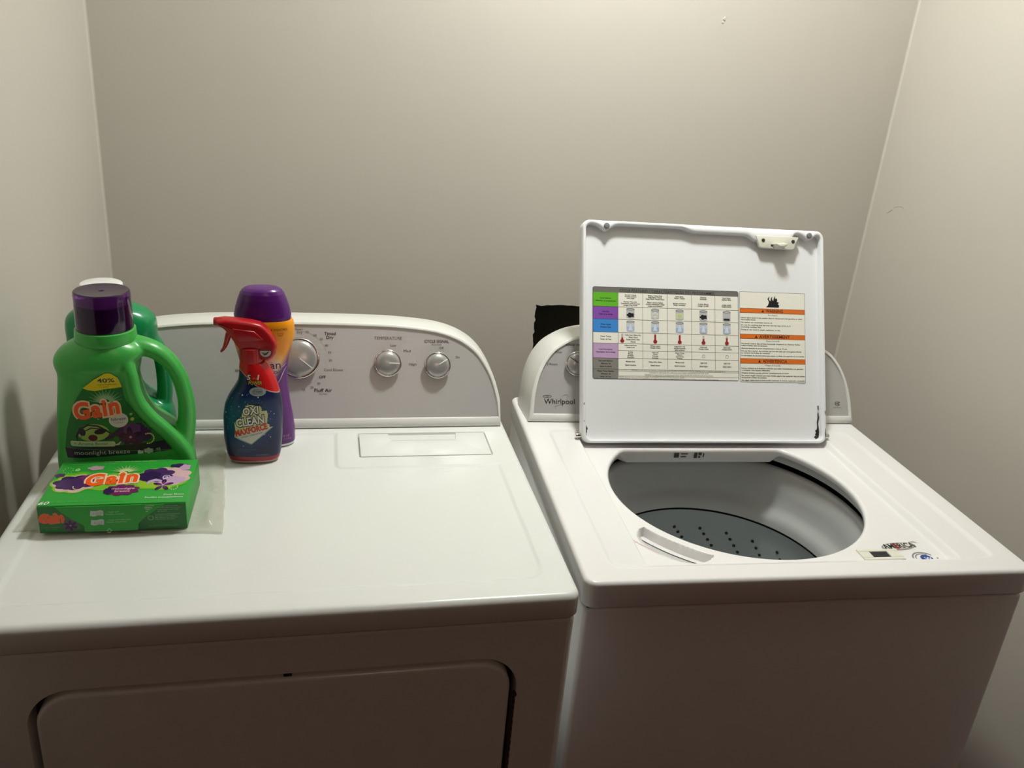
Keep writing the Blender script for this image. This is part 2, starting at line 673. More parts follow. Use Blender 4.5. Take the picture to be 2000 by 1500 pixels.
def top_panel(name, m, parent, W, D, ztop, skirt, xs, ys, hfun, x0, skipf=None, rb=0.010, rc=0.018, extra=None):
    """pressed steel top: grid with relief, rounded edge and a skirt. x0 = left edge; grid covers the top inset by rc"""
    mb = MB()
    X, Y = np.meshgrid(xs, ys)
    Z = ztop + hfun(X, Y)
    nx, ny = len(xs), len(ys)
    vs = [(float(X[j, i]), float(Y[j, i]), float(Z[j, i])) for j in range(ny) for i in range(nx)]
    fs = []
    for j in range(ny - 1):
        for i in range(nx - 1):
            if skipf and skipf((xs[i] + xs[i + 1]) / 2, (ys[j] + ys[j + 1]) / 2):
                continue
            fs.append((j * nx + i, j * nx + i + 1, (j + 1) * nx + i + 1, (j + 1) * nx + i))
    mb.add(vs, fs)
    # boundary loop with corner fans
    loop = []
    seg = 6
    bx0, bx1, by0, by1 = xs[0], xs[-1], ys[0], ys[-1]

    def fan(cx, cy, a0):
        for k in range(seg + 1):
            a = math.radians(a0 + 90 * k / seg)
            loop.append((cx, cy, math.cos(a), math.sin(a)))
    for x in xs[1:-1]:
        loop.append((x, by0, 0, -1))
    fan(bx1, by0, -90)
    for y in ys[1:-1]:
        loop.append((bx1, y, 1, 0))
    fan(bx1, by1, 0)
    for x in reversed(xs[1:-1]):
        loop.append((x, by1, 0, 1))
    fan(bx0, by1, 90)
    for y in reversed(ys[1:-1]):
        loop.append((bx0, y, -1, 0))
    fan(bx0, by0, 180)
    spec = [(0, 0), (rc - rb, 0)]
    for k in range(1, 7):
        a = math.pi / 2 * k / 6
        spec.append((rc - rb + rb * math.sin(a), -rb * (1 - math.cos(a))))
    spec += [(rc, -skirt + 0.004), (rc - 0.002, -skirt + 0.001), (rc - 0.006, -skirt), (rc - 0.03, -skirt)]
    rs = [[(px + nxv * d, py + nyv * d, ztop + z) for px, py, nxv, nyv in loop] for d, z in spec]
    rings(mb, rs, False, False)
    if extra:
        extra(mb)
    return mb


def make_console(parent, mirror_x, half, v0, zb, t, sil_bottom, lo, hi, depth, rimw, prefix_mats):
    """half = right half of the silver outline (u,w) from bottom corner to the centre; returns the face frame"""
    left = [(2 * mirror_x - x, w) for x, w in half[::-1]]
    # closed outline CCW: bottom right -> up right side -> top -> left -> bottom left -> back along bottom
    ups = smoothpath([(x, w, 0) for x, w in half], 5)
    ups = [(p.x, p.y) for p in ups]
    lft = [(2 * mirror_x - x, w) for x, w in ups[::-1]]
    outline = ups + lft[1:]
    nb = 14
    xr, xl = outline[0][0], outline[-1][0]
    bot = [(xl + (xr - xl) * k / nb, outline[0][1]) for k in range(1, nb)]
    Sil = outline + bot
    n = len(Sil)
    Off = offset(Sil, -rimw)
    Rim = []
    for i, (x, w) in enumerate(Off):
        if i >= len(outline):
            Rim.append((Sil[i][0], 0.0008))
        elif i == 0 or i == len(outline) - 1:
            Rim.append((lo if i == len(outline) - 1 else hi, 0.0008))
        else:
            Rim.append((min(max(x, lo), hi), max(w, 0.0008)))
    M = frame((0, v0, zb), (1, 0, 0), (0, math.sin(t), math.cos(t)), (0, -math.cos(t), math.sin(t)))

    def lerp(k):
        return [((1 - k) * a[0] + k * b[0], (1 - k) * a[1] + k * b[1]) for a, b in zip(Sil, Rim)]
    mb = MB()
    rs = []
    for (k, hgt) in ((0, -0.002), (0.02, 0.0016), (0.15, 0.003), (0.6, 0.003), (0.88, 0.001), (1.0, -0.004)):
        rs.append([tuple(M @ Vector((x, w, hgt))) for x, w in lerp(k)])
    cx = mirror_x
    for (dk, grow, drop) in ((0.004, 1.0, 1.0), (0.03, 1.006, 0.99), (depth * 0.8, 1.014, 0.95), (depth, 1.005, 0.90)):
        ring = []
        for (x, w) in Rim:
            q = M @ Vector((cx + (x - cx) * grow, w * drop if w > 0.001 else w, -0.004))
            ring.append((q.x, q.y + dk, q.z))
        rs.append(ring)
    rings(mb, rs, False, True)
    body = mb.build('console', M_PLASTIC, parent, smooth=50)
    mb = MB()
    vs = [tuple(M @ Vector((x, w, 0.0))) for x, w in offset(Sil, -0.0004)]
    vs2 = [tuple(M @ Vector((x, w, -0.003))) for x, w in offset(Sil, -0.0004)]
    rings(mb, [vs2, vs], False, True)
    panel = mb.build('control_panel', M_SILVER, parent, smooth=30)
    # black slab standing in for the shadow where console meets steel top
    mb = MB()
    vs = [(lo + .004, v0 + .003, zb), (hi - .004, v0 + .003, zb), (hi - .004, v0 + .09, zb), (lo + .004, v0 + .09, zb)]
    mb.add([(x, y, z - .002) for x, y, z in vs] + [(x, y, z + .0012) for x, y, z in vs], [(0, 3, 2, 1), (4, 5, 6, 7), (0, 1, 5, 4), (1, 2, 6, 5), (2, 3, 7, 6), (3, 0, 4, 7)])
    mb.build('console_shadow_strip', M_BLACK, parent, smooth=0)
    return M, panel


def knob(parent, M, u, w, R, ang, dark=False):
    K = M @ Matrix.Translation((u, w, 0)) @ Matrix.Diagonal((1, 1, .52, 1))
    mb = MB()
    lathe(mb, [(R * 0.80, 0), (R * 0.83, 0.004), (R * 0.90, 0.013), (R * 0.955, 0.0165)], 40, 0, K)
    k = mb.build('knob', M_DARKMET, parent, smooth=50)
    mb = MB()
    lathe(mb, [(R * 0.955, 0.0163), (R * 0.995, 0.0175), (R, 0.0195), (R * 0.985, 0.0218), (R * 0.94, 0.0232), (R * 0.885, 0.0230), (R * 0.87, 0.0218)], 48, 0, K)
    mb.build('trim_ring', M_CHROME, k, smooth=60)
    mb = MB()
    prof = [(R * 0.875, 0.0215), (R * 0.872, 0.0226)] + [(R * 0.86 * math.cos(a), 0.0228 + 0.0135 * math.sin(a)) for a in np.linspace(0, math.pi / 2, 9)]
    lathe(mb, prof[:-1] + [(0.0001, prof[-1][1])], 48, 0, K)
    mb.build('knob_face', M_CAP, k, smooth=60)
    # raised pointer running from the centre to the rim
    P = K @ Matrix.Rotation(ang, 4, 'Z')
    mb = MB()
    hw = 0.0012
    prof = [(R * q, 0.0228 + .0135 * math.sqrt(1 - (q / .86) ** 2)) for q in (.08, .3, .5, .65, .76, .845)]
    rs = [[(x, -hw, z - .001), (x, hw, z - .001), (x, hw * .7, z + 0.0011), (x, -hw * .7, z + 0.0011)] for x, z in prof]
    rings(mb, rs, True, True, 0, P)
    mb.build('pointer', M_DARKMET if dark else M_POINTER, k, smooth=30)
    return k


# ================================================================== DRYER
dryer = thing('dryer', (DX, DY, 0), TH, 'white clothes dryer with three grey knobs, detergent bottles standing on top', 'dryer')

# cabinet with door opening
DOOR = rrect(-0.6635, 0.20, -0.0735, 0.8405, 0.052, 10)


def dryer_cabinet():
    W, D, z1 = DW, DD, ZD - 0.0402
    hole = DOOR
    mb = MB()
    # sides, back, rounded front verticals
    out = rrect(-W + .003, .006, -.003, D - .01, [.010, .006, .006, .010], 5)
    rs = [[(x, y, 0.0) for x, y in out], [(x, y, z1 - .004) for x, y in out]]
    ins = offset(out, 0.004)
    rs.append([(x, y, z1 - 0.001) for x, y in offset(out, 0.0015)])
    rs.append([(x, y, z1) for x, y in ins])
    n = len(out)
    # leave out the flat front faces; they carry the door opening
    vs = [p for r in rs for p in r]
    fs = []
    for k in range(3):
        for i in range(n):
            j = (i + 1) % n
            if k == 0 and abs(out[i][1] - .006) < 1e-6 and abs(out[j][1] - .006) < 1e-6:
                continue
            fs.append((k * n + i, k * n + j, (k + 1) * n + j, (k + 1) * n + i))
    fs.append(tuple(range(3 * n, 4 * n)))
    mb.add(vs, fs)
    bm = bmesh.new()
    xa, xb = -W + .013, -.013
    loops = []
    for loop in ([(xa, 0), (xb, 0), (xb, z1 - .004), (xa, z1 - .004)], hole):
        vv = [bm.verts.new((x, .006, z)) for x, z in loop]
        for i in range(len(vv)):
            bm.edges.new((vv[i - 1], vv[i]))
        loops.append(vv)
    bmesh.ops.triangle_fill(bm, use_beauty=True, edges=bm.edges[:], normal=(0, -1, 0))
    bm.verts.index_update()
    mb.add([v.co for v in bm.verts], [[v.index for v in f.verts] for f in bm.faces])
    bm.free()
    # jamb of the opening
    r0 = [(x, .006, z) for x, z in hole]
    r1 = [(x, .009, z) for x, z in offset(hole, .0012)]
    r2 = [(x, .034, z) for x, z in offset(hole, .0015)]
    rings(mb, [r0, r1, r2], False, False)
    rings(mb, [r2, [(x, .0345, z) for x, z in offset(hole, .02)]], False, True, 1)
    return mb.build('cabinet', [M_ENAMEL, M_BLACK], dryer, smooth=35)


dryer_cabinet()
mb = MB()
prism(mb, rrect(-DW + .0065, .0095, -.0065, DD - .012, .008, 4), ZD - .0400, ZD - .0345)
mb.build('top_seal', M_BLACK, dryer, smooth=0)
mb = MB()
prism(mb, offset(DOOR, 0.0085), -0.0, 0.022, 0.006, 0.0, 5, 0, frame((0, .0275, 0), (1, 0, 0), (0, 0, 1), (0, -1, 0)))
ddoor = mb.build('door', M_ENAMEL, dryer, smooth=40)
# hinge on the right side of the door
mb = MB()
tube(mb, [(-0.0765, .0085, .60), (-0.0765, .0085, .775)], 0.0022, 8)
for z in np.arange(.605, .77, .012):
    tube(mb, [(-0.0745, .0095, z), (-0.0745, .0095, z + .006)], 0.0026, 8)
lathe(mb, [(0.0001, .7815), (.0024, .781), (.0034, .778), (.0034, .7745), (.0001, .7745)], 12, 0, Matrix.Translation((-0.0752, .0078, 0)))
mb.build('hinge', M_DARKMET, ddoor, smooth=40)
mb = MB()
box(mb, (-.372, .010, .8325), (-.362, .02, .838))
mb.build('catch', M_BLACK, ddoor, smooth=0)


def dh(X, Y):
    def band(sd, w=0.004):
        return 1 - sst(-w, w, sd)
    def rsd(x0, y0, x1, y1, r):
        qx = np.abs(X - (x0 + x1) / 2) - (x1 - x0) / 2 + r
        qy = np.abs(Y - (y0 + y1) / 2) - (y1 - y0) / 2 + r
        return np.hypot(np.maximum(qx, 0), np.maximum(qy, 0)) + np.minimum(np.maximum(qx, qy), 0) - r
    a = rsd(-.697, .044, -.040, .490, .024)
    b = rsd(-.304, .363, .10, .60, .014)
    sd = np.maximum(a, -b)
    h = -0.0022 * band(sd)
    lint = rsd(-.2665, .3985, -.0435, .4875, .004)
    h = h - 0.0060 * band(lint, .0009)
    # two shallow pressed dimples in front of the lint door
    for cx, cy, rx, ry in ((-.216, .346, .018, .0045), (-.135, .350, .020, .0055), (-.330, .338, .018, .005)):
        q = np.hypot((X - cx) / rx, (Y - cy) / ry)
        h = h + 0.0008 * (1 - sst(.4, 1.2, q))
    return h


xs = refined(-DW + .018, -.018, .012, [-.697, -.040, -.304, -.2665, -.0435], .0012, .0075)
ys = refined(.018, DD - .018, .012, [.044, .363, .3985, .4875, .350], .0012, .0075)
mb = top_panel('top_panel', None, dryer, DW, DD, ZD, 0.037, xs, ys, dh, -DW)
mb.build('top_panel', M_ENAMEL, dryer, smooth=45)
# lint screen door
mb = MB()
P = [(-.2645, .4005), (-.2625, .3995), (-.047, .3995), (-.0455, .401), (-.0455, .4855), (-.0955, .4855), (-.0995, .459), (-.1015, .4575),
     (-.2085, .4575), (-.2105, .459), (-.2145, .4855), (-.2645, .4855)]
prism(mb, P, ZD - .0055, ZD + .0006, .0010, 0, 2)
mb.build('lint_screen_door', M_ENAMEL, dryer, smooth=30)
mb = MB()
mb.add([(-.216, .4572, ZD + .0005), (-.094, .4572, ZD + .0005), (-.094, .4865, ZD - .0036), (-.216, .4865, ZD - .0036)], [(0, 1, 2, 3)])
mb.build('finger_recess', M_ENAMEL, dryer, smooth=0)

DT = 0.42
DSIL = [(-.0132, .0186), (-.0172, .0527), (-.0316, .0986), (-.0616, .1405), (-.1138, .1670), (-.1965, .1781), (-.2976, .1812), (-.3685, .1816)]
MD, dpanel = make_console(dryer, -.3685, DSIL, .5083, ZD, DT, .0187, -.7285, -.0085, .10, .0075, None)
knob(dryer, MD, -.3657, .1232, .0355, math.radians(-38))
knob(dryer, MD, -.2135, .1148, .0245, math.radians(-2))
knob(dryer, MD, -.1250, .1114, .0240, math.radians(32))

G, K_ = (78, 74, 70), (46, 43, 41)


def lettering(name, fill, M, panel):
    A = Art()
    fill(A)
    return A.build(name, flat_fn(M), panel, base=.0004)


def f_timer(A):
    A.text('Heavy', -.3663, .1725, .0042, G, align='C')
    A.text('Dry', -.3645, .1668, .0042, G, align='C')
    for s, x, y in (('70', -.3519, .1674), ('60', -.3386, .1619), ('50', -.3278, .1554), ('40', -.3190, .1443), ('30', -.3137, .1322), ('20', -.3123, .1183),
                    ('30', -.3325, .0777), ('20', -.3442, .0709), ('10', -.3579, .0670)):
        A.text(s, x, y, .0040, G, align='C')
    A.text('Timed', -.3130, .1646, .0054, K_, align='C', offs=.012)
    A.text('Dry', -.3130, .1577, .0054, K_, align='C', offs=.012)
    A.text('Cool Down', -.3072, .1015, .0042, G, align='C', w=.033)
    A.text('OFF', -.3260, .0888, .0044, K_, align='C', offs=.02)
    A.text('Fluff Air', -.3247, .0650, .0056, K_, align='C', offs=.012, w=.030)
    A.text('No Heat', -.3247, .0602, .0026, G, align='C')
    ring = [(-.3657 + .0475 * math.cos(a), .1242 + .0475 * math.sin(a)) for a in np.linspace(-math.pi * .44, math.pi * .48, 40)]
    A.line(ring, .0007, (196, 192, 186))


def f_temp(A):
    A.text('TEMPERATURE', -.2118, .1577, .0050, (112, 92, 84), align='C', w=.049)
    A.text('Low', -.2027, .1453, .0042, G, align='C')
    A.text('Med', -.1783, .1356, .0042, G, align='C', w=.0125)
    A.text('High', -.1685, .1117, .0042, G, align='C', w=.0135)
    A.dots(-.1785, .1142, 0, 1, .0012, (205, 202, 196))


def f_signal(A):
    A.text('CYCLE SIGNAL', -.1250, .1527, .0050, K_, align='C', w=.0445, offs=.008)
    A.text('End of Cycle', -.1254, .1482, .0024, G, align='C')
    A.text('Off', -.1165, .1413, .0042, G, align='C')


def f_on(A):
    A.text('On', -.0872, .1248, .0042, G, align='C')


def f_energy(A):
    A.text('ENERGY', -.4600, .1000, .0040, K_, align='C')


lettering('timer_lettering', f_timer, MD, dpanel)
lettering('temperature_lettering', f_temp, MD, dpanel)
lettering('signal_lettering', f_signal, MD, dpanel)
lettering('energy_lettering', f_energy, MD, dpanel)
lettering('signal_mark', f_on, MD, dpanel)

# ================================================================== WASHER
washer = thing('washing_machine', (0, 0, 0), 0, 'white top-loading washing machine with its lid open beside the dryer', 'washer')
mb = MB()
out = rrect(.003, .006, WW - .003, WD - .008, [.008, .008, .008, .008], 6)
rs = [[(x, y, 0) for x, y in out], [(x, y, H - .0520) for x, y in out], [(x, y, H - .0495) for x, y in offset(out, .0012)],
      [(x, y, H - .0483) for x, y in offset(out, .0035)], [(x, y, H - .0483) for x, y in offset(out, .010)], [(x, y, .01) for x, y in offset(out, .010)]]
rings(mb, rs, True, True)
mb.build('cabinet', M_ENAMEL2, washer, smooth=40)
mb = MB()
rs = [[(x, y, z) for x, y in offset(out, d)] for d, z in ((.0060, H - .0482), (.0060, H - .0405), (.0095, H - .0405), (.0095, H - .0482))]
rings(mb, rs + rs[:1], False, False)
mb.build('top_seal', M_BLACK, washer, smooth=0)

TC = (.336, .285)     # tub centre
TR = .2165
PX0, PX1, PY0, PY1 = .110, .582, .052, .446
DECK = 0.0140


def wh(X, Y):
    X, Y = np.asarray(X, float), np.asarray(Y, float)

    def rsd(x0, y0, x1, y1, r):
        qx = np.abs(X - (x0 + x1) / 2) - (x1 - x0) / 2 + r
        qy = np.abs(Y - (y0 + y1) / 2) - (y1 - y0) / 2 + r
        return np.hypot(np.maximum(qx, 0), np.maximum(qy, 0)) + np.minimum(np.maximum(qx, qy), 0) - r
    a = rsd(.048, .038, .656, .487, .018)
    h = -0.0030 * (1 - sst(-.005, .005, a))
    b = rsd(.101, .0445, .5985, .460, .006)
    w = np.where(X > .5, .008, .0035)
    h = h - (DECK - .003) * (1 - sst(-w, w * .6, b))
    return h


def pocket(x, y):
    dx, dy = x - TC[0], y - TC[1]
    r = math.hypot(dx, dy)
    a = math.degrees(math.atan2(dy, dx)) % 360
    ta = abs(a - 225.4) / 14.2
    if ta > 1:
        return 0.0
    r0 = .2355
    r1 = r0 + .049 * math.sqrt(max(0, 1 - ta ** 2.4))
    if r < r0 or r > r1 or r1 - r0 < .004:
        return 0.0
    q = (r - r0) / (r1 - r0)
    e = min(1, (r - r0) / .0030)
    fall = 1 - max(0.0, q - .25) / .75
    return -0.021 * e * (fall ** 1.2)


def washer_extra(mb):
    N, Kr = 600, 64
    inner, outer, dirs = [], [], []
    chord = .148
    for i in range(N):
        a = 2 * math.pi * i / N
        c, s = math.cos(a), math.sin(a)
        r = TR
        if s > 0:
            rc_ = chord / max(s, 1e-6)
            # soft minimum so that the chord corners are rounded
            r = -math.log(math.exp(-r * 260) + math.exp(-min(rc_, 1) * 260)) / 260
        ro = 9
        if c > 1e-9:
            ro = min(ro, (PX1 - TC[0]) / c)
        if c < -1e-9:
            ro = min(ro, (PX0 - TC[0]) / c)
        if s > 1e-9:
            ro = min(ro, (PY1 - TC[1]) / s)
        if s < -1e-9:
            ro = min(ro, (PY0 - TC[1]) / s)
        inner.append(r)
        outer.append(max(ro, r + .004))
        dirs.append((c, s))
    rs = []
    for k in range(Kr + 1):
        q = k / Kr
        ring = []
        for i in range(N):
            r = outer[i] + (inner[i] + .006 - outer[i]) * q
            x, y = TC[0] + dirs[i][0] * r, TC[1] + dirs[i][1] * r
            z = H + float(wh(x, y)) + pocket(x, y)
            ring.append((x, y, z))
        rs.append(ring)
    last = rs[-1]
    for k in range(1, 7):
        a = math.pi / 2 * k / 6
        rs.append([(TC[0] + dirs[i][0] * (inner[i] + .006 - .006 * math.sin(a)), TC[1] + dirs[i][1] * (inner[i] + .006 - .006 * math.sin(a)),
                    last[i][2] - .006 * (1 - math.cos(a))) for i in range(N)])
    for d, dz in ((.001, .0), (.004, -.002), (.03, -.002)):
        ring = []
        for i in range(N):
            deep = .013 + .014 * float(sst(.0, .012, np.array(TR - inner[i])))
            ring.append((TC[0] + dirs[i][0] * (inner[i] + d), TC[1] + dirs[i][1] * (inner[i] + d), H - DECK - deep + dz))
        rs.append(ring)
    rings(mb, rs, False, False)


xs = sorted(set(refined(.018, WW - .018, .012, [.048, .656], .0014, .0065) + refined(.09, .12, .0012, []) + refined(.578, .606, .0014, []) + [PX0, PX1]))
xs = [x for i, x in enumerate(xs) if x in (PX0, PX1) or all(abs(x - q) > .0008 for q in (PX0, PX1)) and (i == 0 or x - xs[i - 1] > .0004)]
ys = sorted(set(refined(.018, WD - .018, .012, [.0445, .460, .487, .038], .0014, .007) + [PY0, PY1]))
ys = [y for i, y in enumerate(ys) if y in (PY0, PY1) or all(abs(y - q) > .0008 for q in (PY0, PY1)) and (i == 0 or y - ys[i - 1] > .0004)]
mb = top_panel('top_panel', None, washer, WW, WD, H, .0428, xs, ys, wh, 0,
               skipf=lambda x, y: PX0 < x < PX1 and PY0 < y < PY1, extra=washer_extra, rc=.018, rb=.0068)
wtop = mb.build('top_panel', M_ENAMEL2, washer, smooth=60)

# tub: fixed grey ring, rotating basket
T0 = Matrix.Translation((TC[0], TC[1], 0))
mb = MB()
lathe(mb, [(.262, .884), (.258, .8835), (.238, .8835), (.2335, .880), (.2325, .870), (.2345, .8655), (.262, .8655)], 96, 0, T0)
mb.build('tub_ring', M_TUBGREY, washer, smooth=50)
mb = MB()
lathe(mb, [(.275, .8835), (.275, .50), (.05, .48), (.0001, .48)], 64, 0, T0)
mb.build('outer_tub', M_BLACK, washer, smooth=50)
mb = MB()
lathe(mb, [(.250, .836), (.247, .848), (.241, .8525), (.234, .851), (.2305, .844), (.2275, .80), (.2265, .780), (.2235, .770), (.2175, .761), (.2135, .752),
           (.2125, .744), (.2125, .735)], 96, 0, T0)
basket = mb.build('balance_ring', M_TUBGREY, washer, smooth=60)
mb = MB()
lathe(mb, [(.2125, .7355), (.2165, .7335), (.2165, .731), (.214, .7295)], 96, 0, T0)
mb.build('basket_seam', M_BLACK, basket, smooth=30)
mb = MB()
lathe(mb, [(.213, .7305), (.2145, .728), (.2150, .69), (.2140, .56), (.205, .53), (.18, .515), (.0001, .510)], 96, 0, T0)
bk = mb.build('wash_basket', M_BASKET, washer, smooth=60)
# drain holes of the basket
hm = MB()
lathe(hm, [(.0001, .0006), (.0030, .0006), (.0034, .0)], 12)
hole_me = None
for row, zz in enumerate((.688, .676, .664, .652, .640)):
    for col in range(25):
        a = math.radians(14.4 * col - row * 2.6 + 3)
        if not (-40 < (math.degrees(a) + 180) % 360 - 180 < 140):
            continue
        r = .2143
        c, s = math.cos(a), math.sin(a)
        Mh = frame((TC[0] + r * c, TC[1] + r * s, zz), (-s, c, 0), (0, 0, 1), (-c, -s, 0))
        if hole_me is None:
            ho = hm.build('drain_hole', M_BLACK, bk, smooth=0)
            hole_me = ho.data
        else:
            ho = bpy.data.objects.new('drain_hole', hole_me)
            COL.objects.link(ho)
            ho.parent = bk
        ho.matrix_local = Mh
mb = MB()
lathe(mb, [(.17, .5135), (.165, .526), (.12, .532), (.05, .545), (.03, .58), (.0001, .585)], 64, 0, T0)
for k in range(6):
    a = k * math.pi / 3
    tube(mb, [(TC[0] + .03 * math.cos(a), TC[1] + .03 * math.sin(a), .56), (TC[0] + .10 * math.cos(a), TC[1] + .10 * math.sin(a), .541),
              (TC[0] + .155 * math.cos(a), TC[1] + .155 * math.sin(a), .527)], [.014, .011, .006], 10)
mb.build('wash_plate', M_TUBGREY, washer, smooth=60)

# lid latch socket
ZK = H - DECK
mb = MB()
x0, x1, y0, y1 = .452, .520, .0565, .084
for P in ([(x0, y0), (x1, y0), (x1, y0 + .006), (x0, y0 + .006)], [(x0, y1 - .006), (x1, y1 - .006), (x1, y1), (x0, y1)],
          [(x0, y0 + .006), (x0 + .018, y0 + .006), (x0 + .018, y1 - .006), (x0, y1 - .006)], [(x0 + .048, y0 + .006), (x1, y0 + .006), (x1, y1 - .006), (x0 + .048, y1 - .006)]):
    prism(mb, P, ZK - .004, ZK + .0025, .0006, 0, 1)
sock = mb.build('latch_socket', M_CREAM, washer, smooth=20)
mb = MB()
box(mb, (x0 + .018, y0 + .006, ZK - .006), (x0 + .048, y1 - .006, ZK + .0004))
mb.build('socket_opening', M_BLACK, sock, smooth=0)

WT = 0.42
WSIL = [(.6890, .0172), (.6850, .0545), (.6760, .0900), (.6600, .1215), (.6350, .1460), (.5850, .1660), (.4700, .1790), (.3565, .1815)]
MW, wpanel = make_console(washer, .3565, WSIL, .5204, H, WT, .0187, .0120, .6975, .10, .0078, None)
knob(washer, MW, .1085, .1140, .0240, math.radians(142), True)
knob(washer, MW, .300, .112, .0240, math.radians(60), True)
knob(washer, MW, .470, .112, .0350, math.radians(100), True)
def f_rinse(A):
    A.text('RINSE OPTIONS', .0870, .1490, .0042, K_, w=.050, offs=.012)
    A.text('1 Rinse', .0707, .1348, .0040, G, align='C', w=.0170)
    A.text('2 Rinses', .0602, .1110, .0042, G, align='C', w=.0210)


def f_brand(A):
    A.text('Whirlpool', .0447, .0360, .0098, (44, 42, 42), w=.0605, offs=.004)
    A.line([(x + .0012, y - .0002) for x, y in [(.068, .026), (.065, .0285), (.0655, .0315), (.071, .033), (.079, .035), (.087, .042), (.0905, .050), (.0900, .0535), (.085, .054), (.078, .0505)]],
           [.0003, .0007, .0009, .0008, .0004, .0004, .0006, .0009, .0007, .0002], (138, 132, 116))
    A.line([(.0507 + .0085 * math.cos(a), .0503 + .0022 * math.sin(a)) for a in np.linspace(0, 6.2832, 20)], .0006, (62, 60, 58))
    A.text('CEE', .0507, .0492, .0022, (62, 60, 58), align='C')


def f_badge(A):
    A.text('HE', .6638, .0398, .0050, (70, 68, 66), align='C', offs=.01)
    A.line([(.6638 + .0062 * math.cos(a), .0423 + .0042 * math.sin(a)) for a in np.linspace(.5, 5.8, 20)], .0006, (70, 68, 66))
    A.text('High Efficiency', .6638, .0336, .0019, (70, 68, 66), align='C', w=.018)


lettering('rinse_lettering', f_rinse, MW, wpanel)
lettering('brand_lettering', f_brand, MW, wpanel)
lettering('badge_lettering', f_badge, MW, wpanel)

# print on the deck
A = Art()
cx, cy = .531, .093
A.ell(cx, cy, .031, .0105, (150, 148, 144), 0, 32, .10)
A.ell(cx, cy + .001, .0275, .0080, (205, 203, 198), 1, 32, .10)
A.ell(cx - .0048, cy + .0002, .0056, .0085, (196, 104, 100), 2, 20)
A.text('AMERICA', cx - .0265, cy - .0068, .0125, (28, 28, 30), 3, w=.0560, offs=.02, rot=.07)
A.line([(cx + .024, cy + .011), (cx + .034, cy + .012), (cx + .038, cy + .009)], [.0005, .003, .0004], (176, 174, 170), 1)
ex, ey = .5545, .058
A.line([(ex + .019 * math.cos(a), ey + .017 * math.sin(a)) for a in np.linspace(.6, 3.0, 16)], .0022, (128, 130, 132))
A.line([(ex + .0145 * math.cos(a), ey + .0130 * math.sin(a)) for a in np.linspace(.9, 3.1, 16)], .0016, (120, 124, 128))
A.ell(ex + .003, ey + .001, .0098, .0092, (38, 66, 142), 0)
A.text('W', ex - .001, ey - .004, .0075, (225, 228, 232), 1, offs=.02)
A.ell(ex + .0215, ey + .001, .0014, .0014, (120, 118, 116), 0, 8)
A.build('deck_print', flat_fn(Matrix.Translation((0, 0, ZK))), wtop, base=.0004)
A = Art()
for x, zz, wd, hh in ((.282, -.0175, .010, .0100), (.2955, -.0105, .014, .0022), (.2955, -.0165, .011, .0022), (.322, -.0185, .0065, .0115), (.3305, -.0125, .0065, .0060), (.3310, -.0180, .0040, .0040), (.340, -.0165, .0022, .0085)):
    A.rect(x, zz, x + wd, zz + hh, (66, 66, 66))
stamp = A.build('serial_stamp', lambda x, z, h: (x, TC[1] + .148 + .0008 - h, ZK + z), wtop, base=.0014)
A = Art()
A.text('LIQUID CHLORINE BLEACH', 0, 0, .0028, (190, 120, 110), w=.050, rot=0)
A.build('bleach_print', lambda x, y, h: (TC[0] + (.282 - y) * math.cos(math.radians(214 + x / .28 * 57.3)), TC[1] + (.282 - y) * math.sin(math.radians(214 + x / .28 * 57.3)), ZK + h), wtop, base=.0004)


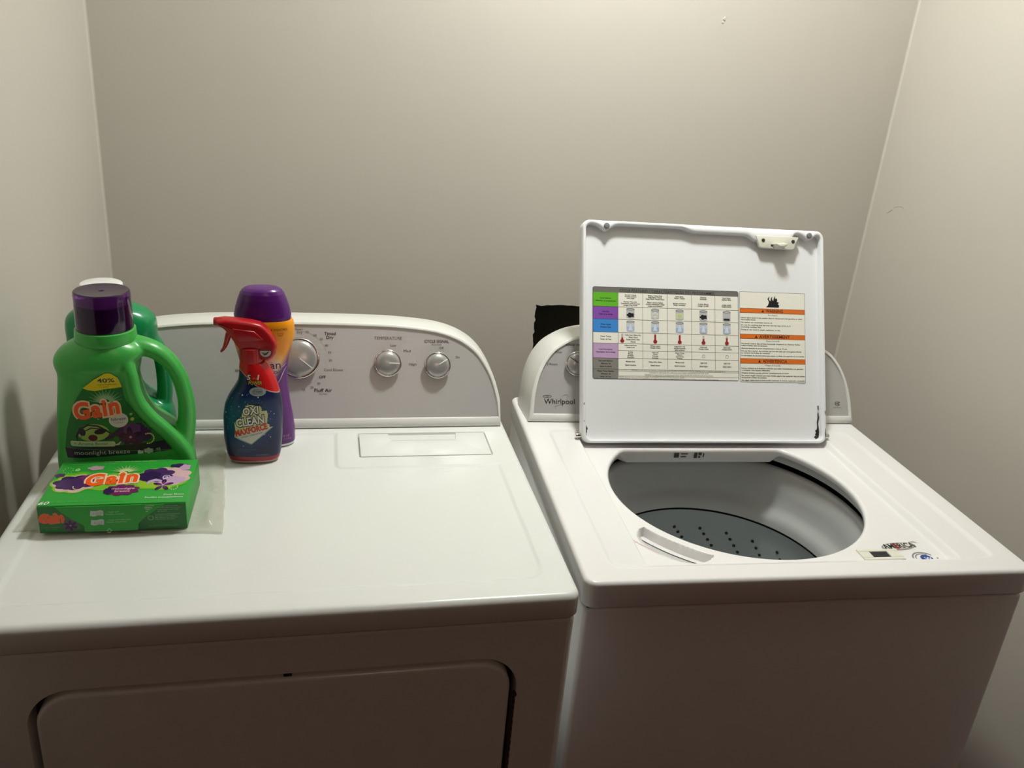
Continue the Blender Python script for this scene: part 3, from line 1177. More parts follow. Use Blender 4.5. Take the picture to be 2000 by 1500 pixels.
# ------------------------------------------------------------------ washer lid
def washer_lid():
    th_ = math.atan2(.179, .382)
    ML = frame((.101, .4505, .9045), (1, 0, 0), (0, math.sin(th_), math.cos(th_)), (0, -math.cos(th_), math.sin(th_)))
    LW, LH = .4945, .4205
    nS, nC = 80, 8

    def loop(x0, y0, x1, y1, r):
        P = []
        cs = [(x1 - r, y0 + r, -90), (x1 - r, y1 - r, 0), (x0 + r, y1 - r, 90), (x0 + r, y0 + r, 180)]
        for q, (cx, cy, a0) in enumerate(cs):
            for k in range(nC + 1):
                a = math.radians(a0 + 90 * k / nC)
                P.append((cx + r * math.cos(a), cy + r * math.sin(a)))
            nx_ = cs[(q + 1) % 4]
            a1 = math.radians(nx_[2])
            e = (nx_[0] + r * math.cos(a1), nx_[1] + r * math.sin(a1))
            s0 = P[-1]
            for k in range(1, nS):
                P.append((s0[0] + (e[0] - s0[0]) * k / nS, s0[1] + (e[1] - s0[1]) * k / nS))
        return P
    O = loop(0, 0, LW, LH, .016)
    I = loop(.0075, .006, LW - .0075, LH - .0075, .011)

    def scallop(x):
        d = 0.0
        for c in (.047, LW - .033):
            d += .0125 * math.exp(-((x - c) / .0125) ** 2)
        d += .0075 * float(sst(.195, .225, np.array(x)) * (1 - sst(.42, .43, np.array(x))))
        d += .010 * float(sst(.33, .352, np.array(x)) * (1 - sst(.420, .436, np.array(x))))
        return d
    I2 = []
    for x, y in I:
        if y > LH - .03:
            k = float(sst(LH - .02, LH - .008, np.array(y)))
            y -= scallop(x) * k
        I2.append((x, y))
    I = I2
    ctr = (LW / 2, LH / 2)

    def mix(k):
        return [((1 - k) * a[0] + k * b[0], (1 - k) * a[1] + k * b[1]) for a, b in zip(I, O)]
    RH = .0155
    rs = []
    for (ring, hgt) in ((mix(0), 0.0), (mix(0), RH - .002), (mix(.12), RH - .0005), (mix(.35), RH), (mix(.7), RH - .0004), (mix(.92), RH - .003), (mix(1), RH - .007)):
        rs.append([(x, y, hgt) for x, y in ring])
    rs.append([(x, y, -.006) for x, y in O])
    rs.append([(x, y, -.008) for x, y in offset(O, .003)])
    mb = MB()
    rings(mb, rs, True, True, 0, ML)
    lid = mb.build('lid', M_LIDW, washer, smooth=45)
    lid['label'] = 'open white lid with instruction stickers on its underside'
    # rubber bumpers
    for (x, y) in ((.047, LH - .0115), (LW - .033, LH - .0115)):
        mb = MB()
        lathe(mb, [(.0055, RH - .002), (.0055, RH + .0025), (.0045, RH + .004), (.0001, RH + .0045)], 16, 0, ML @ Matrix.Translation((x, y, 0)))
        mb.build('bumper', M_RUBBER, lid, smooth=40)
    # strike plate with hook and screws
    mb = MB()
    P = [(.348, .4045), (.353, .393), (.356, .3835), (.361, .381), (.425, .3795), (.4295, .382), (.433, .393), (.439, .4045)]
    prism(mb, P, .010, RH + .0015, .0012, 0, 2, 0, ML)
    plate = mb.build('strike_plate', M_CREAM, lid, smooth=30)
    for x in (.3635, .4265):
        mb = MB()
        lathe(mb, [(.0036, RH + .0012), (.0034, RH + .0026), (.0001, RH + .003)], 14, 0, ML @ Matrix.Translation((x, .3955, 0)))
        box(mb, (-.0024, -.0005, RH + .0026), (.0024, .0005, RH + .0034), 1, ML @ Matrix.Translation((x, .3955, 0)) @ Matrix.Rotation(.6, 4, 'Z'))
        mb.build('screw', [M_DARKMET, M_BLACK], plate, smooth=40)
    mb = MB()
    box(mb, (.3795, .3845, RH + .001), (.408, .3878, RH + .0024), 0, ML)
    mb.build('strike_slot', M_BLACK, plate, smooth=0)
    mb = MB()
    P = [(.383, .3855), (.398, .3885), (.407, .3875), (.4045, .3825), (.398, .3795), (.3885, .3800)]
    prism(mb, P, RH - .004, RH + .019, .0025, 0, 3, 0, ML)
    mb.build('strike_hook', M_CREAM, plate, smooth=40)
    # hinge pins
    for x in (-.004, LW + .004):
        mb = MB()
        lathe(mb, [(.0001, -.006), (.0045, -.006), (.005, -.004), (.005, .004), (.0045, .006), (.0001, .006)], 14, 0, ML @ Matrix.Translation((x, .014, .002)) @ Matrix.Rotation(math.pi / 2, 4, 'Y'))
        mb.build('hinge_pin', M_CHROME, lid, smooth=40)
    # rust where the paint has chipped
    def chip(x, y, rx, ry, lift):
        A = Art()
        P = [(x + rx * math.cos(a) * random.uniform(.5, 1.2), y + ry * math.sin(a) * random.uniform(.6, 1.15)) for a in np.linspace(0, 2 * math.pi, 14, endpoint=False)]
        A.poly(P, (52, 42, 34))
        A.build('rust_chip', flat_fn(ML @ Matrix.Translation((0, 0, lift))), lid, base=.0005)
    for (x, y, rx, ry) in ((LW - .0110, .030, .0028, .018), (LW - .0125, .021, .0045, .010), (LW - .0100, .052, .0020, .012), (LW - .0098, .070, .0016, .006), (LW - .0145, .012, .005, .0035), (.0112, .026, .0030, .0075), (.0105, .016, .0016, .004)):
        chip(x, y, rx, ry, 0)
    for (x, y, rx, ry) in ((.0035, .073, .0010, .0026), (.0040, .041, .0007, .0015), (LW - .0035, .020, .0012, .010), (LW - .004, .060, .0008, .006)):
        chip(x, y, rx, ry, RH - .0005)
    return lid, ML


lid, ML = washer_lid()

# ---- stickers on the underside of the lid
CR, LN, TX = (240, 238, 226), (72, 68, 66), (38, 36, 36)
A = Art()
sx0, sx1, sy0, sy1 = .0250, .3175, .1215, .2948
A.poly(rrect(sx0 - .0012, sy0 - .0012, sx1 + .0012, sy1 + .0012, .004, 4), (84, 80, 76), 0)
A.rect(sx0, sy0, sx1, sy1, CR, 1)
A.rect(sx0, sy1 - .0095, sx1, sy1, (112, 110, 104), 2)
A.text('CYCLE FEATURES / CARACTÉRISTIQUES DES PROGRAMMES', sx0 + .052, sy1 - .0078, .0054, TX, 3, w=.192, offs=.012, space=1.15)
cols = [sx0, sx0 + .0490, sx0 + .0978, sx0 + .1475, sx0 + .1965, sx0 + .2445, sx1]
rows = [sy1 - .0095, sy1 - .0365, sy1 - .0605, sy1 - .0855, sy1 - .1065, sy1 - .1345, sy1 - .1555, sy0]
cl = [(98, 182, 42), (134, 78, 172), (60, 138, 214), CR, (194, 160, 200), (134, 132, 126), (134, 132, 126)]
hd = [['Cycle Selector', 'Sélecteur de programmes'], ['Load Size', 'Taille de la charge'], ['Water Levels', "Niveaux d'eau"], ['Water Temps', "Temp. de l'eau"],
      ['Load Description', 'Description de la charge'], ['Soil Level Selector', 'Sélecteur du', 'degré de saleté'], ['Water Temp Selector', 'Sélecteur de', "temp. de l'eau"]]
for i in range(7):
    A.rect(sx0, rows[i + 1], cols[1], rows[i], cl[i], 2)
    n = len(hd[i])
    yc = (rows[i] + rows[i + 1]) / 2
    for k, s in enumerate(hd[i]):
        A.text(s, (cols[0] + cols[1]) / 2, yc + (n / 2 - k - 1) * .0052 + .0013, .0026, TX, 3, align='C', maxw=.045, offs=.025)
for i, y in enumerate(rows[1:-1]):
    A.rect(sx0, y - .0003, sx1, y + .0003, LN, 3)
A.rect(cols[1], rows[4] - .0135, sx1, rows[4] - .0130, LN, 3)
A.rect(cols[1] - .0003, sy0, cols[1] + .0003, rows[0], LN, 3)
for x in cols[2:-1]:
    A.rect(x - .0003, sy1 - .1535, x + .0003, rows[0], LN, 3)
for y in (sy1 - .1585, sy1 - .1680):
    A.rect(cols[1], y - .0002, sx1, y + .0002, LN, 3)
cyc = [['Normal / Casual', 'Wrinkle Control', 'Cold Wash', '', 'Normal / Tout aller', 'Commande antifroissement', "Lavage à l'eau froide"],
       ['Whites / Heavy Duty', 'Bulky Items / Sheets', 'Deep Wash / Power Wash', '', 'Blancs / service intense', 'Articles volumineux / draps', 'Lavage en profondeur'],
       ['Bulky Items', 'Sheets / Towels', '', '', 'Articles volumineux', 'Draps / serviettes'],
       ['Delicates', 'Handwash', '', '', 'Articles délicats', 'Lavage à la main'],
       ['Rapid Wash', 'Express Wash', '', '', 'Lavage rapide', 'Lavage express']]
ld1 = [['Cottons and linens', 'Coton et lin'], ['Whites / colors', 'Charges mixtes'], ['Large items only', 'Articles de grande', 'taille seulement'], ['Small loads', 'Charges mixtes'], ['Small loads', 'Charges mixtes']]
ld2 = [['T-shirts', 'Blouses', 'Serviettes', 'Chemisiers'], ['Heavy soil', 'Towels', 'Très sales', 'Serviettes'], ['Sheets / Draps', 'Blankets', 'Couvertures', 'Oreillers'], [], []]
soil = [['Medium Soils', 'Saleté moyenne'], ['Heavy Soils / Stains', 'Saleté intense'], ['Medium Soils', 'Saleté moyenne'], ['Light Soils', 'Saleté légère'], ['Light Soils', 'Saleté légère']]
GR, DK, BL = (150, 152, 152), (34, 34, 40), (160, 184, 214)
for c in range(5):
    x = (cols[c + 1] + cols[c + 2]) / 2
    for k, s in enumerate(cyc[c]):
        A.text(s, x, rows[0] - .0048 - k * .0033, .0023, TX, 2, align='C', maxw=.045, offs=.022)
    for r, wat in ((1, False), (2, True)):
        yb, yt = rows[r + 1] + .0022, rows[r] - .0022
        A.poly([(x - .0080, yb + .002)] + [(x + .0080 * math.cos(a), yb + .002 + .0020 * math.sin(a)) for a in np.linspace(math.pi, 2 * math.pi, 9)] + [(x + .0080, yt - .002), (x - .0080, yt - .002)],
               (200, 206, 216) if wat else (188, 190, 192), 2)
        if wat:
            A.poly([(x - .0075, yb + .002)] + [(x + .0075 * math.cos(a), yb + .002 + .0017 * math.sin(a)) for a in np.linspace(math.pi, 2 * math.pi, 9)] + [(x + .0075, (yb + yt) / 2 - .001), (x - .0075, (yb + yt) / 2 - .001)],
                   BL if c in (1, 2) else (176, 190, 214), 3)
            A.poly([(x - .0042, yb + .0025), (x + .0042, yb + .0025), (x + .0010, yt - .006), (x - .0010, yt - .006)], (214, 222, 234), 4)
        else:
            if c == 0 or c == 3:
                A.cloud(x, yb + .0065, .0072, .0045, DK, 3, 5, .2, c)
            elif c == 1:
                A.cloud(x, yb + .0080, .0070, .0062, (214, 214, 208), 3, 6, .2)
                A.line([(x - .005, yb + .006), (x, yb + .009), (x + .005, yb + .006)], .0008, (150, 150, 148), 4)
            elif c == 2:
                A.rect(x - .0072, yb + .0025, x + .0072, yb + .0125, (206, 216, 172), 3)
                A.cloud(x, yb + .0070, .0045, .0035, (190, 204, 150), 4, 5, .2)
            else:
                A.cloud(x, yb + .0032, .0070, .0022, DK, 3, 4, .2)
        A.ell(x, yt - .002, .0082, .0024, (120, 120, 120), 5, 20)
        A.ell(x, yt - .0022, .0064, .0014, (182, 184, 184), 6, 20)
    tx = x if c else cols[1] + .0080
    yb, yt = rows[4] + .0016, rows[3] - .0020
    lv = (.58, .98, .98, .62, .78)[c]
    A.line([(tx, yb + .004), (tx, yt)], .0038, (196, 190, 182), 2)
    RD = (158, 40, 46)
    A.line([(tx, yb + .003), (tx, yb + (yt - yb) * lv)], .0036, RD, 3)
    A.ell(tx, yb + .0036, .0040, .0036, RD, 4, 16)
    if c == 0:
        for k, s in enumerate(('Cold, Cool, Warm, Hot', 'Water Temps', "Froide, fraîche, tiède", 'Chaude')):
            A.text(s, cols[1] + .0295, rows[3] - .0055 - k * .0042, .0022, TX, 2, align='C', maxw=.032, offs=.022)
    for k, s in enumerate(ld1[c]):
        A.text(s, x, rows[4] - .0042 - k * .0036, .0022, TX, 2, align='C', maxw=.044, offs=.022)
    for k, s in enumerate(ld2[c]):
        A.text(s, x, rows[4] - .0168 - k * .0034, .0021, TX, 2, align='C', maxw=.044, offs=.022)
    if not ld2[c]:
        A.line([(x - .0020, rows[4] - .0190), (x - .0028, rows[4] - .0240), (x + .0022, rows[4] - .0240), (x + .0026, rows[4] - .0195), (x + .0010, rows[4] - .0180), (x - .0020, rows[4] - .0190)], .0006, (96, 92, 90), 2)
    for k, s in enumerate(soil[c]):
        A.text(s, x, rows[5] - .0070 - k * .0066, .0023, TX, 2, align='C', maxw=.044, offs=.022)
mid = (cols[1] + sx1) / 2
A.text("Increase or decrease soil selector time for any cycle. Modifier ou augmenter la durée d'agitation avec n'importe quel programme.", mid, sy1 - .1573, .0017, TX, 4, align='C', w=.19)
A.text('Increase or decrease the selected cycle water temperature for any cycle.', mid, sy1 - .1618, .0022, TX, 4, align='C', w=.12)
A.text("Modifier ou augmenter la température d'eau sélectionnée de n'importe quel programme.", mid, sy1 - .1662, .0022, TX, 4, align='C', w=.138)
A.text('NOTE: Not all cycles and options available on all models. See Use and Care Guide for details.', cols[1] + .002, sy1 - .1705, .0016, TX, 4, w=.13)
A.text("REMARQUE : Certains programmes et options ne sont pas disponibles sur tous les modèles. Voir le guide d'utilisation.", cols[1] + .002, sy1 - .1732, .0014, TX, 4, w=.20)
A.build('cycle_sticker', flat_fn(ML), lid, base=.0003, step=.00003)['label'] = 'cycle features sticker with coloured row headings'

A = Art()
wx0, wx1, wy0, wy1 = .3215, .4585, .1195, .2955
A.rect(wx0 - .0007, wy0 - .0007, wx1 + .0007, wy1 + .0007, (110, 108, 104), 0)
A.rect(wx0, wy0, wx1, wy1, CR, 1)
OR = (222, 112, 30)
wm = (wx0 + wx1) / 2


def flame(cx, cy, s):
    P = [(-1.1, -.78), (-.75, -.45), (-.62, 0), (-.85, .45), (-.55, .85), (-.62, .35), (-.38, .12), (-.30, .55), (-.10, .85), (-.12, .40), (.05, .15), (.15, .55), (.42, 1.0), (.35, .45),
         (.52, .62), (.72, .35), (.62, .05), (.95, .0), (.78, -.35), (1.0, -.40), (.92, -.78)]
    A.poly([(cx + x * s, cy + y * s) for x, y in P], (22, 20, 22), 2)


flame(wm + .001, wy1 - .0185, .0135)
secs = [(.0322, .0410, 'WARNING', 'Fire Hazard', ['Never place items in the washer that are dampened with gasoline or other', 'flammable fluids.', 'No washer can completely remove oil.', 'Do not dry anything that has ever had any type of oil on it', '(including cooking oils).', 'Doing so can result in death, explosion, or fire.']),
        (.0828, .0918, 'AVERTISSEMENT', "Risque d'incendie", ["Ne jamais mettre des articles humectés d'essence ou d'autres fluides", 'inflammables dans la laveuse.', "Aucune laveuse ne peut complètement enlever l'huile.", "Ne pas faire sécher des articles qui ont été salis par tout genre d'huile", '(y compris les huiles de cuisson).', 'Le non-respect de ces instructions peut causer un décès, une explosion ou un incendie.']),
        (.1308, .1400, 'ADVERTENCIA', 'Peligro de Incendio', ['Nunca coloque en la lavadora artículos que estén humedecidos con gasolina', 'o cualquier otro líquido inflamable.', 'Ninguna lavadora puede eliminar completamente el aceite.', 'No seque ningún artículo que haya tenido alguna vez cualquier tipo de aceite', '(incluyendo aceites de cocinar).', 'No seguir estas instrucciones puede ocasionar la muerte, explosión o incendio.'])]
for i, (a, b, s, sub, lines) in enumerate(secs):
    A.rect(wx0, wy1 - b, wx1, wy1 - a, OR, 2)
    A.rect(wx0, wy1 - a - .0002, wx1, wy1 - a + .0004, LN, 3)
    A.rect(wx0, wy1 - b - .0004, wx1, wy1 - b + .0002, LN, 3)
    w_ = (.036, .065, .052)[i]
    A.text(s, wm + .004, wy1 - b + .0018, .0056, (52, 28, 18), 4, align='C', w=w_, offs=.022)
    tx = wm + .004 - w_ / 2 - .0065
    A.poly([(tx - .003, wy1 - b + .0018), (tx + .003, wy1 - b + .0018), (tx, wy1 - b + .0072)], (52, 28, 18), 4)
    A.text(sub, wm, wy1 - b - .0050, .0028, TX, 2, align='C')
    yy = wy1 - b - .0108
    wds = [(.130, .031, .066, .104, .042, .083), (.124, .055, .097, .127, .060, .133), (.130, .060, .100, .133, .053, .134)][i]
    for k, s_ in enumerate(lines):
        A.text(s_, wx0 + .0022, yy, .0024, TX, 2, w=wds[k], offs=.022)
        yy -= .0039 if k in (0, 3) else .0052
A.text('W10254188', wx1 - .016, wy0 - .0032, .0018, (110, 108, 104), 2, w=.014)
A.build('warning_sticker', flat_fn(ML), lid, base=.0003, step=.00003)['label'] = 'fire hazard sticker with three orange warning bars'


# ================================================================== BOTTLES
def loft(mb, secs, N=64, samples=70, sm=3, mi=0, cap=True):
    secs = sorted(secs)
    Z = np.array([s[0] for s in secs])
    zz = np.linspace(Z[0], Z[-1], samples)
    cols_ = []
    for k in range(1, 5):
        v = np.interp(zz, Z, [s[k] for s in secs])
        for _ in range(sm):
            v[1:-1] = (v[:-2] + 2 * v[1:-1] + v[2:]) / 4
        cols_.append(v)
    rs = []
    for j in range(samples):
        xl, xr, yh, n = [c[j] for c in cols_]
        xc, a = (xl + xr) / 2, (xr - xl) / 2
        ring = []
        for i in range(N):
            t = 2 * math.pi * i / N
            c, s = math.cos(t), math.sin(t)
            ring.append((xc + a * math.copysign(abs(c) ** (2 / n), c), yh * math.copysign(abs(s) ** (2 / n), s), float(zz[j])))
        rs.append(ring)
    return rings(mb, rs, cap, cap, mi)


def remesh(mb, voxel, smooth=6):
    me = bpy.data.meshes.new('tmp')
    me.from_pydata(mb.v, [], mb.f)
    bm = bmesh.new()
    bm.from_mesh(me)
    bmesh.ops.recalc_face_normals(bm, faces=bm.faces)
    bm.to_mesh(me)
    bm.free()
    ob = bpy.data.objects.new('tmp', me)
    COL.objects.link(ob)
    r = ob.modifiers.new('r', 'REMESH')
    r.mode = 'VOXEL'
    r.voxel_size = voxel
    s = ob.modifiers.new('s', 'SMOOTH')
    s.factor = 0.5
    s.iterations = smooth
    dg = bpy.context.evaluated_depsgraph_get()
    out = bpy.data.meshes.new_from_object(ob.evaluated_get(dg))
    bpy.data.objects.remove(ob)
    bpy.data.meshes.remove(me)
    return out


def mesh_object(name, me, m, parent):
    me.name = name
    me.materials.clear()
    me.materials.append(m)
    me.shade_smooth()
    o = bpy.data.objects.new(name, me)
    COL.objects.link(o)
    o.parent = parent
    return o


BAGT = 0.0022     # the plastic bag under box and bottle

# ------------------------------------------------------------------ green detergent bottle
u0, v0 = -.622, .3690
bottle = thing('detergent_bottle', dpos(u0, v0, ZD + BAGT), TH, 'bright green detergent jug with dark purple cap and handle behind the green box', 'bottle')
z_ = lambda z: z - ZD - BAGT + .0
secs = [(0, -.7015, -.5185, .036, 3.4), (.004, -.7045, -.5155, .0405, 3.4), (.025, -.7045, -.5160, .0425, 3.4), (.046, -.7030, -.5185, .0425, 3.3), (.064, -.7020, -.528, .0425, 3.2), (.080, -.7005, -.5440, .0425, 3.1),
        (.098, -.6985, -.5680, .0422, 3.0), (.120, -.6955, -.5795, .0418, 3.0), (.142, -.6925, -.5850, .0415, 3.0), (.160, -.6905, -.5855, .0408, 3.0), (.167, -.6910, -.584, .0418, 3.0), (.173, -.6925, -.582, .0452, 2.9),
        (.181, -.6945, -.583, .0460, 2.8), (.190, -.6925, -.574, .0448, 2.6), (.199, -.6850, -.571, .0425, 2.4), (.205, -.6755, -.574, .0400, 2.2), (.2095, -.6680, -.580, .0385, 2.05), (.2120, -.6640, -.5848, .0375, 2.0)]
mb = MB()
loft(mb, [(z, xl - u0, xr - u0, y, n) for z, xl, xr, y, n in secs], 72, 80, 2)
path = smoothpath([(-.600, 0, .202), (-.580, 0, .2000), (-.560, 0, .1925), (-.5425, 0, .176), (-.5305, 0, .152), (-.5240, 0, .120), (-.5235, 0, .092), (-.5270, 0, .066), (-.532, 0, .045)], 6)
tube(mb, [(p.x - u0, 0, p.z) for p in path], [.016 - .0045 * math.sin(math.pi * i / (len(path) - 1)) for i in range(len(path))], 16, 0, None, 1.25)
rail = smoothpath([(-.5960, -.028, .185), (-.5905, -.0315, .165), (-.5880, -.0325, .143), (-.5815, -.0325, .122), (-.5685, -.0325, .102), (-.5520, -.0325, .084), (-.5370, -.0320, .066), (-.5260, -.0310, .048), (-.5200, -.029, .030)], 6)
tube(mb, [(p.x - u0, p.y, p.z) for p in rail], .0105, 14)      # raised rail between label and handle
gb = mesh_object('jug', remesh(mb, .0020, 6), M_GREEN, bottle)
mb = MB()
lathe(mb, [(.034, .2075), (.0402, .2085), (.0410, .2100), (.0404, .2180), (.0398, .2262), (.0380, .2272), (.030, .2272)], 56, 0, Matrix.Translation((-.6244 - u0, 0, 0)))
mb.build('neck_collar', M_GREEN, bottle, smooth=40)
mb = MB()
prof = [(.034, .2272), (.0372, .2274), (.0376, .229), (.0372, .250), (.0366, .270), (.0368, .2775), (.0362, .2805), (.0345, .2818), (.0300, .2812), (.004, .2806), (.0033, .2795), (.0001, .2793)]
lathe(mb, prof, 64, 0, Matrix.Translation((-.6244 - u0, 0, 0)))
cp = mb.build('cap', M_PCAP, bottle, smooth=40)
mb = MB()
lathe(mb, [(.0335, .2276), (.0338, .262), (.0325, .2635), (.0001, .2635)], 48, 0, Matrix.Translation((-.6244 - u0, 0, 0)))
mb.build('spout', M_SPOUT, cp, smooth=40)


def gain_logo(A, x0, y0, x1, y1, hs, rot, l, ol=.115, hh=None):
    w = math.hypot(x1 - x0, y1 - y0)
    A.text('Gain', x0, y0, hs, (240, 206, 170), l, w=w, rot=rot, offs=ol, shear=.12, res=4, space=1.10, base_offs=.040)
    A.text('Gain', x0, y0, hs, (244, 92, 28), l + 1, w=w, rot=rot, offs=.040, shear=.12, res=4, space=1.10)


A = Art()
X = lambda u: u - u0
Zb = lambda z: z - ZD - BAGT
GD = (22, 116, 40)  # darker than the jug: shade of the upright face put into the green
lab = [(-.6835, .9786), (-.5412, .9888), (-.5505, 1.0047), (-.5816, 1.0395), (-.5993, 1.0688), (-.6021, 1.0889), (-.6120, 1.1080), (-.6207, 1.1119), (-.6340, 1.1040), (-.6514, 1.0880), (-.6640, 1.068), (-.6725, 1.046), (-.6800, 1.022), (-.6850, .9950)]
A.poly([(X(u), Zb(z)) for u, z in lab], GD, 0)
yl = [(-.6514, 1.0886), (-.6454, 1.0859), (-.6358, 1.0843), (-.6212, 1.0874), (-.6017, 1.0884), (-.6054, 1.1036), (-.6119, 1.1109), (-.6165, 1.1125), (-.6207, 1.1119), (-.6359, 1.1015), (-.6440, 1.0945)]
A.poly([(X(u), Zb(z)) for u, z in yl[::-1]], (232, 212, 28), 2)
A.text('40%', X(-.6318), Zb(1.0972), .0062, (44, 70, 30), 3, w=.0222, offs=.02)
A.text('more freshness', X(-.6318), Zb(1.0930), .0022, (110, 100, 30), 3, w=.024)
A.text('vs. base', X(-.630), Zb(1.0898), .0018, (120, 110, 30), 3, w=.012)
A.rays(X(-.6238), Zb(1.066), .006, .0245, 12, 168, 23, .0018, (150, 196, 140), 1)
A.line([(X(-.5425), Zb(.9893)), (X(-.6845), Zb(.9952))], .0006, (120, 120, 110), 3)
A.poly([(X(-.6852), Zb(.9951)), (X(-.6832), Zb(.9788)), (X(-.5414), Zb(.9889)), (X(-.5502), Zb(1.0046))], (26, 16, 44), 2)
A.text('moonlight breeze', X(-.6724), Zb(.9848), .0062, (196, 190, 200), 4, w=.075, rot=.036)
A.poly([(X(-.5872), Zb(.9860)), (X(-.5798), Zb(.9864)), (X(-.5798), Zb(.9912)), (X(-.5830), Zb(.9905)), (X(-.5850), Zb(.9925)), (X(-.5872), Zb(.9905))], (206, 204, 206), 4)
A.cloud(X(-.5725), Zb(.9905), .0062, .0042, (176, 174, 178), 4, 6, .2)
A.text('45', X(-.5628), Zb(.9905), .0036, (196, 192, 198), 4, w=.0062)
A.text('loads', X(-.5630), Zb(.9880), .0016, (150, 146, 152), 4, w=.007)
# swirls and flower
A.cloud(X(-.5905), Zb(1.0170), .0235, .0150, (62, 30, 78), 1, 7, .12, .3)
A.cloud(X(-.5925), Zb(1.0250), .0115, .0085, (98, 60, 112), 2, 6, .1)
A.ell(X(-.6440), Zb(1.0205), .0215, .0135, (158, 184, 92), 1, 28, .1)
sw = [(-.6650, 1.003), (-.6668, 1.014), (-.6610, 1.026), (-.650, 1.0325), (-.637, 1.031), (-.626, 1.024), (-.618, 1.017)]
A.line([(X(u), Zb(z)) for u, z in sw], [.0006, .0028, .0034, .0022, .0026, .0020, .0005], (34, 18, 50), 2)
A.line([(X(u + .004), Zb(z - .0045)) for u, z in sw[1:6]], [.0004, .0012, .0020, .0012, .0004], (40, 22, 56), 2)
A.ell(X(-.6345), Zb(1.0225), .0082, .0042, (30, 16, 44), 3, 18, .25)
A.ell(X(-.6585), Zb(1.0215), .0045, .0062, (30, 18, 50), 3, 18, .2)
A.ell(X(-.6450), Zb(1.0125), .0062, .0050, (92, 22, 58), 3, 18)
A.line([(X(-.6290), Zb(1.010)), (X(-.620), Zb(1.014)), (X(-.612), Zb(1.022)), (X(-.6075), Zb(1.028))], [.003, .006, .005, .001], (58, 28, 72), 3)
A.petals(X(-.5950), Zb(1.0130), .0150, 5, (52, 14, 56), 4, .4)
A.petals(X(-.5950), Zb(1.0130), .0090, 5, (84, 24, 78), 5, .4)
A.ell(X(-.5950), Zb(1.0130), .0018, .0018, (190, 150, 190), 6, 10)
A.dots(X(-.5720), Zb(1.0095), .0075, 12, .0011, (226, 214, 140), 5, -100, 130, 1.0)
A.dots(X(-.6690), Zb(1.0125), .0055, 10, .0006, (60, 150, 80), 2)
A.ell(X(-.5930), Zb(1.0470), .0020, .0020, (150, 196, 130), 4, 10)
A.ell(X(-.5915), Zb(1.0395), .0026, .0026, (196, 200, 110), 4, 10)
A.line([(X(-.6180), Zb(1.0010)), (X(-.6120), Zb(1.0020)), (X(-.6080), Zb(1.0070))], [.0006, .0030, .0006], (196, 186, 200), 5)
A.ell(X(-.6091), Zb(1.0398), .0126, .0112, (214, 210, 206), 6, 28)
A.text('febreze', X(-.6185), Zb(1.0388), .0046, (50, 44, 50), 7, w=.0190, shear=.15, rot=.06)
A.text('freshness', X(-.6155), Zb(1.0350), .0015, (90, 86, 90), 7, w=.0125, rot=.04)
A.poly([(x, y) for x, y in rrect(X(-.6763), Zb(.9988), X(-.6160), Zb(1.0072), .003, 4)], (190, 204, 170), 4)
A.text('+ Aroma Boost', X(-.6715), Zb(1.0003), .0046, (70, 110, 60), 5, w=.046, rot=.03, shear=.1)
gain_logo(A, X(-.6640), Zb(1.0410), X(-.6052), Zb(1.0520), .0235, .17, 7)
A.build('front_label', wrap_fn(gb), gb, base=.0005, step=.00004, cell=.0035)['label'] = 'printed front label with orange lettering and purple flower'

# ------------------------------------------------------------------ teal bottle behind
u0, v0 = -.640, .4600
tb = thing('fabric_softener_bottle', dpos(u0, v0, ZD + BAGT), TH, 'teal green jug with white cap, behind the jug with the purple cap', 'bottle')
secs = [(0, -.690, -.560, .030, 3), (.004, -.694, -.556, .0345, 3), (.05, -.697, -.556, .0355, 3), (.072, -.697, -.560, .0355, 3), (.088, -.697, -.588, .0355, 3), (.102, -.698, -.602, .0355, 3), (.130, -.6995, -.606, .0355, 3),
        (.150, -.7000, -.604, .0360, 2.8), (.162, -.7005, -.594, .0365, 2.8), (.172, -.7010, -.580, .0365, 2.8), (.182, -.7012, -.5745, .0365, 2.8), (.200, -.7015, -.5735, .0365, 2.8), (.214, -.7000, -.575, .0355, 2.6), (.222, -.6930, -.581, .0335, 2.3), (.231, -.679, -.594, .0310, 2.1), (.236, -.674, -.614, .0290, 2)]
mb = MB()
loft(mb, [(z, xl - u0, xr - u0, y, n) for z, xl, xr, y, n in secs], 64, 80, 2)
path = smoothpath([(-.600, 0, .190), (-.587, 0, .182), (-.578, 0, .170), (-.5715, 0, .152), (-.569, 0, .128), (-.569, 0, .095), (-.572, 0, .07)], 6)
tube(mb, [(p.x - u0, 0, p.z) for p in path], .0118, 14, 0, None, 1.25)
tj = mesh_object('jug', remesh(mb, .0026, 6), M_TEAL, tb)
mb = MB()
lathe(mb, [(.0255, .234), (.0300, .235), (.0302, .239), (.0296, .262), (.0290, .2655), (.0268, .2668), (.0001, .2665)], 48, 0, Matrix.Translation((-.6465 - u0, 0, 0)))
mb.build('cap', M_WCAP, tb, smooth=40)

# ------------------------------------------------------------------ box of dryer sheets
BX0, BX1, BY0, BY1, BH = -.6860, -.5035, .1950, .3190, .0410
u0, v0 = (BX0 + BX1) / 2, (BY0 + BY1) / 2
bx = thing('dryer_sheet_box', dpos(u0, v0, ZD + BAGT), TH, 'green cardboard box of dryer sheets lying on the plastic bag', 'box')
hw, hd_ = (BX1 - BX0) / 2, (BY1 - BY0) / 2
mb = MB()
prism(mb, rrect(-hw, -hd_, hw, hd_, .0012, 2), 0, BH, .0012, .0008, 2)
bbody = mb.build('carton', M_CARD, bx, smooth=30)
